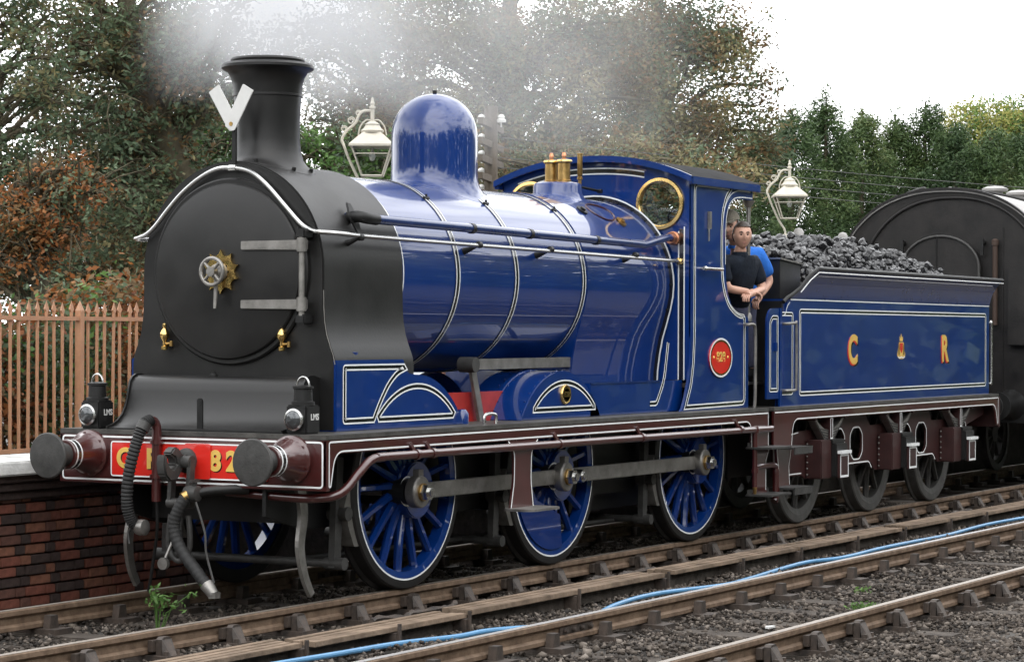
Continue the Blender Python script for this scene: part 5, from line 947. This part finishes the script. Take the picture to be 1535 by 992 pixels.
# ================================================================== VEGETATION
def leaves(anchors, per, spread, L, Wd, rng, droop=.3, aspect=None):
    A = np.repeat(np.asarray(anchors, float), per, 0); n = len(A); c = A+rng.normal(0, 1, (n, 3))*np.asarray(spread)
    d = rng.normal(0, 1, (n, 3)); d[:, 2] = d[:, 2]*.6-droop; d /= np.linalg.norm(d, axis=1)[:, None]
    s = rng.normal(0, 1, (n, 3)); s -= d*(s*d).sum(1)[:, None]; s /= np.linalg.norm(s, axis=1)[:, None]
    l = (L*rng.uniform(.6, 1.25, n))[:, None]; w = (Wd*rng.uniform(.6, 1.25, n))[:, None]
    v = np.stack([c-d*l*.5, c+s*w*.5, c+d*l*.5, c-s*w*.5], 1).reshape(-1, 3); return v, np.arange(4*n).reshape(-1, 4)
def tree(name, label, base, trunk, ells, ncl, per, lf, mats, seed, cat='tree', r0=.22, csize=.42, group=None, fill=None, twig=3, clsp=1.0):
    """trunk: offsets from base; ells: (centre offset, radii, weight) of the crown's lobes"""
    r = np.random.default_rng(seed); B = Vector(base); o = thing(name, base, label, cat, group)
    tp_ = spl([B+Vector(p) for p in trunk], 6); N = len(tp_); tb = MB().tube(tp_, [r0*(1-.72*i/N) for i in range(N)], 9)
    wsum = sum(e[2] for e in ells); cl = []
    for c_, rad, w in ells:
        k = int(ncl*w/wsum); d = r.normal(0, 1, (k, 3)); d /= np.linalg.norm(d, axis=1)[:, None]; q = r.uniform(.25, 1, k)**.5
        cl.append(np.array(c_)+d*q[:, None]*np.array(rad))
    cl = np.concatenate(cl)+np.array(base); tpn = np.array([tuple(p) for p in tp_])
    for p in cl[::max(1, len(cl)//70)]:
        cand = [i for i in range(N//4, N) if tpn[i][2] < p[2]+.2] or [N//2]; i = min(cand, key=lambda i: np.linalg.norm(tpn[i]-p)+.5*abs(tpn[i][2]-p[2]+1)); a = Vector(tpn[i]); e_ = Vector(p); mid = a.lerp(e_, .5)+Vector((r.normal(0, .15), r.normal(0, .15), .18*(e_-a).length)); pts = spl([a, mid, e_], 5); rr0 = min(.085, .02+.020*(e_-a).length)
        tb.tube(pts, [rr0*(1-.85*j/len(pts)) for j in range(len(pts))], 5)
        for _ in range(twig): f_ = e_+Vector(r.normal(0, csize*.9, 3)); tb.tube([e_.lerp(mid, .25), e_.lerp(f_, .5)+Vector((0, 0, .05)), f_], [.013, .009, .004], 4)
    ns = 7; bd = r.normal(0, 1, (len(cl), ns, 3)); bd /= np.linalg.norm(bd, axis=2)[..., None]; bd *= r.uniform(.2, 1, (len(cl), ns, 1))**.6*csize*1.25
    subs = (cl[:, None]+bd*np.array([1, 1, .75])).reshape(-1, 3)
    for k_ in range(0, len(subs), 2): a_ = Vector(cl[k_//ns]); e_ = Vector(subs[k_]); tb.tube([a_, a_.lerp(e_, .55)+Vector((0, 0, .03)), e_], [.010, .007, .003], 3)
    tb.build('trunk', BARKM, o, 60)
    v, f = leaves(subs, max(1, per//ns), csize*.24, lf[0], lf[1], r)
    k = len(f); h_ = npmesh('crown', v, f, mats[0], 4)
    for m in mats[1:]: h_.materials.append(m)
    if len(mats) > 1:
        cid = np.repeat(np.repeat(r.integers(0, len(mats), len(cl)), ns), max(1, per//ns)); flip = r.random(k) < .2; cid = np.where(flip, r.integers(0, len(mats), k), cid); h_.polygons.foreach_set('material_index', cid.astype(np.int32))
    put('crown', h_, o, (0, 0, 0)); return o
LG = leafmat('leaf_dull_green', [(.05, (0.044, 0.072, 0.044)), (.4, (0.088, 0.130, 0.075)), (.75, (0.143, 0.189, 0.104)), (1, (0.221, 0.240, 0.143))])
LB = leafmat('leaf_brown', [(.05, (0.072, 0.049, 0.026)), (.4, (0.138, 0.090, 0.043)), (.75, (0.217, 0.138, 0.061)), (1, (0.304, 0.189, 0.087))])
LR = leafmat('leaf_russet', [(.05, (.10, .034, .016)), (.4, (.20, .070, .026)), (.75, (.30, .12, .038)), (1, (.38, .18, .06))])
LO = leafmat('leaf_olive', [(.05, (0.090, 0.083, 0.043)), (.4, (0.154, 0.144, 0.072)), (.75, (0.234, 0.208, 0.100)), (1, (0.324, 0.270, 0.134))])
LF = leafmat('leaf_fresh_green', [(.05, (0.039, 0.085, 0.023)), (.4, (0.078, 0.156, 0.039)), (.75, (0.130, 0.234, 0.058)), (1, (0.208, 0.286, 0.091))])
LC = leafmat('leaf_conifer', [(.05, (0.023, 0.048, 0.020)), (.4, (0.046, 0.082, 0.031)), (.75, (0.082, 0.129, 0.043)), (1, (0.138, 0.165, 0.058))], .15)
LY = leafmat('leaf_yellow_green', [(.05, (0.120, 0.144, 0.036)), (.4, (0.228, 0.240, 0.060)), (.8, (0.360, 0.348, 0.108)), (1, (0.432, 0.396, 0.144))])
def bs(u, D): p = dpos(u, D); return (p.x, p.y, -.2)
def lat(du, v, D, dd=0): a = rr*(du/3768.17*D); a = a+fw*dd; return (a.x, a.y, bpz(v, D)+.2)
def ell(du, v, D, ru, rv, rd, w, dd=0): return (lat(du, v, D, dd), (ru/3768.17*D, rd, rv/3768.17*D), w)
def obl(e):   # radii act along picture-right / depth: rotate by keeping x,y isotropic
    c_, r_, w = e; m_ = (r_[0]+r_[1])/2; return (c_, (m_, m_, r_[2]), w)
D = 30; t_ = lambda *p: [lat(du, v, D) if v is not None else (0, 0, 0) for du, v in p]
tree('ash_tree', 'tall tree with mixed green and brown leaves behind the railings at left', bs(290, 30), [(0, 0, 0), lat(-5, 420, 30), lat(-20, 260, 30), lat(-85, 120, 30), lat(-100, 20, 30), lat(-120, -140, 30)],
     [ell(-110, 130, 30, 150, 150, 1.3, 5), ell(-190, 30, 30, 120, 100, 1.2, .9), ell(-20, 90, 30, 90, 110, 1.2, 2.2), ell(-90, 300, 30, 130, 90, 1.2, 3), ell(-60, -150, 30, 260, 120, 2, 2)], 330, 98, (.090, .040), [LG, LG, LG, LO, LB], 11, r0=.26, csize=.30)
tree('beech_tree', 'copper-leaved small tree at the far left behind the railings', bs(60, 26), [(0, 0, 0), lat(0, 430, 26), lat(5, 330, 26), lat(-10, 240, 26)], [ell(-10, 330, 26, 55, 50, .6, 3), ell(-50, 385, 26, 50, 50, .6, 2), ell(40, 285, 26, 40, 35, .5, 1.2)], 120, 80, (.065, .036), [LR, LR, LB, LG], 12, r0=.12, csize=.22)
tree('ash_tree', 'thin leaning tree with grey-green leaves at the left picture edge', bs(-30, 28), [(0, 0, 0), lat(0, 350, 28), lat(20, 200, 28), lat(-10, 60, 28), lat(-30, -100, 28)], [ell(45, 110, 28, 70, 130, .8, 1.2), ell(20, 280, 28, 60, 90, .7, 1.3), ell(0, -60, 28, 140, 90, 1, 1.5)], 150, 90, (.085, .038), [LG, LG, LO], 13, r0=.13, csize=.25)
tree('large_tree', 'tall spreading tree with brownish leaves seen through the smoke above the dome', bs(765, 46), [(0, 0, 0), lat(0, 330, 46), lat(0, 180, 46), lat(-8, 80, 46), lat(0, -20, 46), lat(10, -200, 46)],
     [ell(-120, 110, 46, 170, 120, 2, 4), ell(110, 120, 46, 150, 110, 2, 4), ell(0, 30, 46, 230, 110, 2, 3.2), ell(20, 240, 46, 240, 80, 2.2, 4), ell(0, -160, 46, 300, 110, 3, 2)], 470, 120, (.110, .050), [LO, LG, LO, LB], 14, r0=.30, csize=.48)
tree('large_tree', 'autumn tree with loose olive and tan branches above the cab roof', bs(985, 50), [(0, 0, 0), lat(0, 330, 50), lat(10, 190, 50), lat(0, 70, 50), lat(-5, -60, 50)],
     [ell(20, 130, 50, 120, 120, 2, 4), ell(75, 45, 50, 60, 50, 1.1, 1), ell(-60, 60, 50, 110, 90, 1.7, 2.2), ell(60, 230, 50, 120, 75, 1.8, 3), ell(-90, 250, 50, 140, 70, 2, 2.5), ell(-30, -110, 50, 90, 70, 1.5, 1.2)], 430, 120, (.110, .050), [LO, LG, LO, LG, LB], 15, r0=.26, csize=.45)
tree('round_tree', 'bushy brown-green tree low between the dome and the cab', bs(850, 40), [(0, 0, 0), lat(0, 380, 40), lat(0, 270, 40)], [ell(-60, 300, 40, 120, 90, 1.6, 3), ell(110, 280, 40, 120, 70, 1.6, 3), ell(0, 380, 40, 200, 80, 1.6, 2)], 290, 130, (.095, .048), [LB, LO, LG], 16, r0=.14, csize=.38)
tree('green_shrub', 'fresh green shrub behind the lantern and chimney', bs(520, 34), [(0, 0, 0), lat(0, 400, 34), lat(0, 300, 34)], [ell(-40, 265, 34, 110, 55, 1.1, 3), ell(60, 270, 34, 70, 60, 1, 2), ell(0, 360, 34, 140, 70, 1.2, 2)], 130, 110, (.09, .05), [LF, LF, LG], 17, cat='shrub', r0=.08, csize=.27)
tree('green_shrub', 'green sapling between the chimney and the left tree', bs(330, 36), [(0, 0, 0), lat(0, 330, 36), lat(0, 200, 36)], [ell(0, 210, 36, 60, 70, .7, 2), ell(-10, 330, 36, 90, 80, 1, 2)], 70, 110, (.09, .05), [LF, LG], 18, cat='shrub', r0=.07, csize=.25)
tree('background_tree', 'pale dull-green tree behind the smoke between chimney and dome', bs(560, 60), [(0, 0, 0), lat(0, 330, 60), lat(0, 150, 60), lat(0, -20, 60)], [ell(-40, 110, 60, 150, 110, 2.2, 3), ell(70, 200, 60, 140, 80, 2, 2.5), ell(-20, -60, 60, 170, 80, 2, 1.5)], 190, 110, (.14, .065), [LG, LO], 19, r0=.24, csize=.55)
tree('background_tree', 'dull green bushy tree low behind the railings at left', bs(140, 46), [(0, 0, 0), lat(0, 420, 46), lat(0, 330, 46)], [ell(20, 390, 46, 140, 70, 1.6, 3), ell(-90, 415, 46, 70, 50, 1, 1), ell(90, 330, 46, 70, 60, 1.2, 2)], 260, 120, (.105, .052), [LG, LG, LB], 25, r0=.12, csize=.36)
tree('background_tree', 'tall grey-green tree far behind the left tree', bs(180, 64), [(0, 0, 0), lat(0, 330, 64), lat(10, 150, 64), lat(0, 0, 64)], [ell(-40, 260, 64, 110, 90, 2, 2.4), ell(60, 230, 64, 120, 110, 2, 3), ell(50, 80, 64, 90, 70, 2, 1.2), ell(0, 360, 64, 180, 70, 2, 2)], 220, 110, (.14, .07), [LG, LG, LO], 26, r0=.24, csize=.5)
tree('background_tree', 'yellow-green tree rising behind the conifers at far right', bs(1490, 92), [(0, 0, 0), lat(0, 330, 92), lat(0, 220, 92)], [ell(-15, 195, 92, 60, 40, 1.4, 2), ell(60, 190, 92, 70, 45, 1.4, 2), ell(10, 260, 92, 120, 60, 2, 2)], 170, 150, (.15, .075), [LY, LY, LF], 20, r0=.2, csize=.6)
def conifer(label, u, D, vt, w, seed, per=30000):
    r = np.random.default_rng(seed); b = Vector(bs(u, D)); h = bpz(vt, D)+.2; o = thing('conifer', tuple(b), label, 'conifer', 'dark conifers in a row beyond the tender'); R0 = w/3768.17*D
    MB().tube([b, b+Vector((0, 0, h*.55)), b+Vector((.05, 0, h*.97))], [.16, .09, .02], 7).build('trunk', BARKM, o, 60)
    nl = 74; A = []
    for k in range(nl):
        t = (k+.5)/nl*.93; a = k*2.4+r.normal(0, .5); rad = R0*1.35*min(1, ((1-t)*2.0)**.75)*r.uniform(.35, 1.1); ls = (.20+.26*(1-t))*r.uniform(.7, 1.3); m_ = int(per/nl/9)
        c_ = np.array((b.x+math.cos(a)*rad, b.y+math.sin(a)*rad, b.z+t*h)); d = r.normal(0, 1, (m_, 3)); d /= np.linalg.norm(d, axis=1)[:, None]; A.append(c_+d*(r.uniform(.1, 1, (m_, 1))**.5)*np.array([ls, ls, ls*1.7]))
    for q_ in range(3): ox, oy, tt = r.normal(0, .22), r.normal(0, .22), r.uniform(.90, 1.0); A.append(np.array([(b.x+ox*(1-z_), b.y+oy*(1-z_), b.z+h*(.82+(tt-.82)*z_)) for z_ in np.linspace(0, 1, 26)]))
    A = np.concatenate(A); v, f = leaves(A, 9, .075, .13, .036, r, -.4); put('crown', npmesh('crown', v, f, LC, 4), o, (0, 0, 0))
cn = [(1128, 62, 192, 70, 'conifer nearest the cab roof, lower than its neighbours'), (1185, 60, 160, 66, 'dark conifer rising behind the right-hand lantern'), (1236, 61, 140, 60, 'tallest ragged dark conifer in the row'), (1290, 62, 158, 64, 'conifer just right of the tallest in the row'), (1340, 63, 170, 62, 'dense conifer above the left shoulder of the coach roof'), (1385, 63, 148, 52, 'slim-topped conifer above the coach roof ridge'), (1430, 62, 178, 64, 'broad conifer above the coach roof ventilators'), (1482, 61, 190, 66, 'low dark conifer near the right edge'), (1535, 60, 182, 68, 'conifer cut by the right picture edge')]
for i, (u, D_, vt, w, lb) in enumerate(cn): conifer(lb, u, D_, vt-12, w, 30+i)
for i, u in enumerate((1160, 1262, 1318, 1410, 1460)): conifer(['shaded conifer behind the right-hand lantern in the back row', 'back-row conifer between the tallest and its neighbour', 'back-row conifer above the left of the coach', 'back-row conifer above the coach ventilators', 'back-row conifer towards the right edge'][i], u, 67, 205, 80, 60+i, 20000)
# creeper-grown hedge behind the railings
r = np.random.default_rng(77); hx = r.uniform(0, 1, 2600); A = np.stack([.4+hx*8.2, 4.1+r.normal(0, .22, 2600), .75+r.uniform(0, 1, 2600)**.8*(1.38+.22*np.sin(hx*17))], 1); v, f = leaves(A, 16, .09, .085, .045, r)
hme = npmesh('foliage', v, f, LG, 4); [hme.materials.append(m) for m in (LR, LB, LF)]; cidx = np.repeat(np.where(np.sin(A[:, 0]*3.1)+np.sin(A[:, 2]*5+A[:, 0])*.8+r.normal(0, .5, 2600) > .25, r.choice([1, 1, 2], 2600), r.choice([0, 0, 2, 3], 2600)), 16); hme.polygons.foreach_set('material_index', cidx.astype(np.int32))
hd = thing('hedge', (4, 4.1, .75), 'green and russet hedge growing behind the iron railings', 'hedge'); put('foliage', hme, hd, (0, 0, 0)); sm_ = MB()
for k in range(60): x = 1.2+k*.125; sm_.tube([(x, 4.15, .6), (x+r.normal(0, .06), 4.15+r.normal(0, .06), 1.1), (x+r.normal(0, .1), 4.15+r.normal(0, .1), 1.7)], [.012, .010, .004], 5)
sm_.build('stems', BARKM, hd)
# sapling between the rails, weeds
wd = thing('sapling', (-.73, -.28, -.18), 'small green weed growing between the rails under the buffer beam', 'weed'); r = np.random.default_rng(4); sm_ = MB(); A = []
for k in range(7):
    e = Vector((-.73+r.normal(0, .07), -.28+r.normal(0, .09), .10+r.uniform(-.08, .06))); sm_.tube([(-.73, -.28, -.18), Vector((-.73, -.28, -.02)).lerp(e, .4), e], [.006, .005, .003], 5); A += [tuple(e.lerp(Vector((-.73, -.28, .05)), q)) for q in (0, .3, .55)]
sm_.build('stem', LF, wd); v, f = leaves(A, 6, .028, .05, .02, r); put('leaves', npmesh('leaves', v, f, LF, 4), wd, (0, 0, 0))
for i, (x, y, lb) in enumerate(((3.55, -3.62, 'tuft of green weed in the foreground track'), (4.6, -3.2, 'tiny weed beyond the tuft in the foreground track'))):
    w_ = thing('weed', (x, y, -.18), lb, 'weed'); v, f = leaves([(x+r.normal(0, .09), y+r.normal(0, .05), -.165) for _ in range(14 if i == 0 else 6)], 8, .02, .045, .015, r, -.4); put('leaves', npmesh('leaves', v, f, LF, 4), w_, (0, 0, 0))
tag(MB().prism(rounded([(2.0, -3.52), (2.10, -3.53), (2.12, -3.50), (2.07, -3.47), (2.0, -3.49)], .01, 2), lambda p: (p[0], p[1], -.172), (0, 0, .012)).build('litter', WPLATE), 'scrap of white litter lying between the foreground rails', 'litter')
# unseen woodland: near side mirrored in the paint, front stretch added to darken reflections
r = np.random.default_rng(9); n = 7000; ctl = np.array([(120, -18), (60, -17), (18, -17), (4, -22), (-25, -26), (-42, -14), (-44, 8), (-30, 22), (-2, 30)], float)
sg = np.linalg.norm(np.diff(ctl, axis=0), axis=1); cu_ = np.concatenate([[0], np.cumsum(sg)]); t_ = r.uniform(0, cu_[-1], n); wx = np.interp(t_, cu_, ctl[:, 0]); wy = np.interp(t_, cu_, ctl[:, 1])
hh = 9.0+1.4*np.sin(t_*.23)+1.6*np.sin(t_*.61+1)+1.2*np.sin(t_*1.3); A = np.stack([wx+r.normal(0, 1.0, n), wy+r.normal(0, 1.0, n), r.uniform(0, 1, n)*hh], 1); v, f = leaves(A, 8, .6, .9, .6, r); wo = put('unseen_woodland', npmesh('unseen_woodland', v, f, LC, 4)); tag(wo, 'unseen belt of trees on the near side, with a stretch added ahead of the engine to darken reflections', kind='stuff')
# ================================================================== SMOKE
sm = bpy.data.materials.new('smoke_volume'); sm.use_nodes = True; n = sm.node_tree; n.nodes.remove(n.nodes['Principled BSDF']); o_ = n.nodes['Material Output']
pv = n.nodes.new('ShaderNodeVolumePrincipled'); pv.inputs['Color'].default_value = (.84, .845, .86, 1); pv.inputs['Anisotropy'].default_value = .15
geo = n.nodes.new('ShaderNodeNewGeometry'); sep = n.nodes.new('ShaderNodeSeparateXYZ'); n.links.new(geo.outputs['Position'], sep.inputs[0])
def MR(src, a, b, c, d):
    q = n.nodes.new('ShaderNodeMapRange'); q.interpolation_type = 'SMOOTHSTEP'; q.inputs['From Min'].default_value = a; q.inputs['From Max'].default_value = b; q.inputs['To Min'].default_value = c; q.inputs['To Max'].default_value = d; n.links.new(src, q.inputs['Value']); return q.outputs[0]
def MA(op, a, b):
    q = n.nodes.new('ShaderNodeMath'); q.operation = op
    for i, k in enumerate((a, b)):
        if isinstance(k, (int, float)): q.inputs[i].default_value = k
        else: n.links.new(k, q.inputs[i])
    return q.outputs[0]
nz = n.nodes.new('ShaderNodeTexNoise'); nz.inputs['Scale'].default_value = .85; nz.inputs['Detail'].default_value = 5; nz.inputs['Roughness'].default_value = .6; nz.inputs['Distortion'].default_value = .6; n.links.new(geo.outputs['Position'], nz.inputs['Vector'])
X, Y, Z = sep.outputs; nf = nz.outputs['Fac']
wob = MA('MULTIPLY', MA('SUBTRACT', nf, .5), 1.6)
xs = MA('ADD', X, wob); zs = MA('ADD', Z, MA('MULTIPLY', wob, .7))
den = MA('MULTIPLY', MR(xs, .55, 1.10, 0, 1), MR(X, 1.4, 4.6, 1, .05))
den = MA('MULTIPLY', den, MR(X, 9.0, 13.5, 1, 0)); den = MA('MULTIPLY', den, MR(zs, 3.60, 4.30, 0, 1)); den = MA('MULTIPLY', den, MR(Z, 7.2, 8.4, 1, 0))
yl = MA('SUBTRACT', Y, MA('MULTIPLY', X, .12)); yh = MA('SUBTRACT', MA('ADD', Y, MA('MULTIPLY', wob, .5)), MA('MULTIPLY', X, .30))
den = MA('MULTIPLY', den, MR(yl, -.45, .20, 0, 1)); den = MA('MULTIPLY', den, MR(yh, .15, 1.0, 1, 0)); den = MA('MULTIPLY', den, MR(nf, .34, .60, .30, 1.15))
n.links.new(MA('MULTIPLY', den, 1.8), pv.inputs['Density']); n.links.new(pv.outputs[0], o_.inputs['Volume'])
so_ = MB().box(-.3, 13.5, -.4, 5.7, 3.2, 8.5).build('smoke', sm, smooth=0); tag(so_, 'pale grey smoke drifting back from the chimney', kind='stuff')
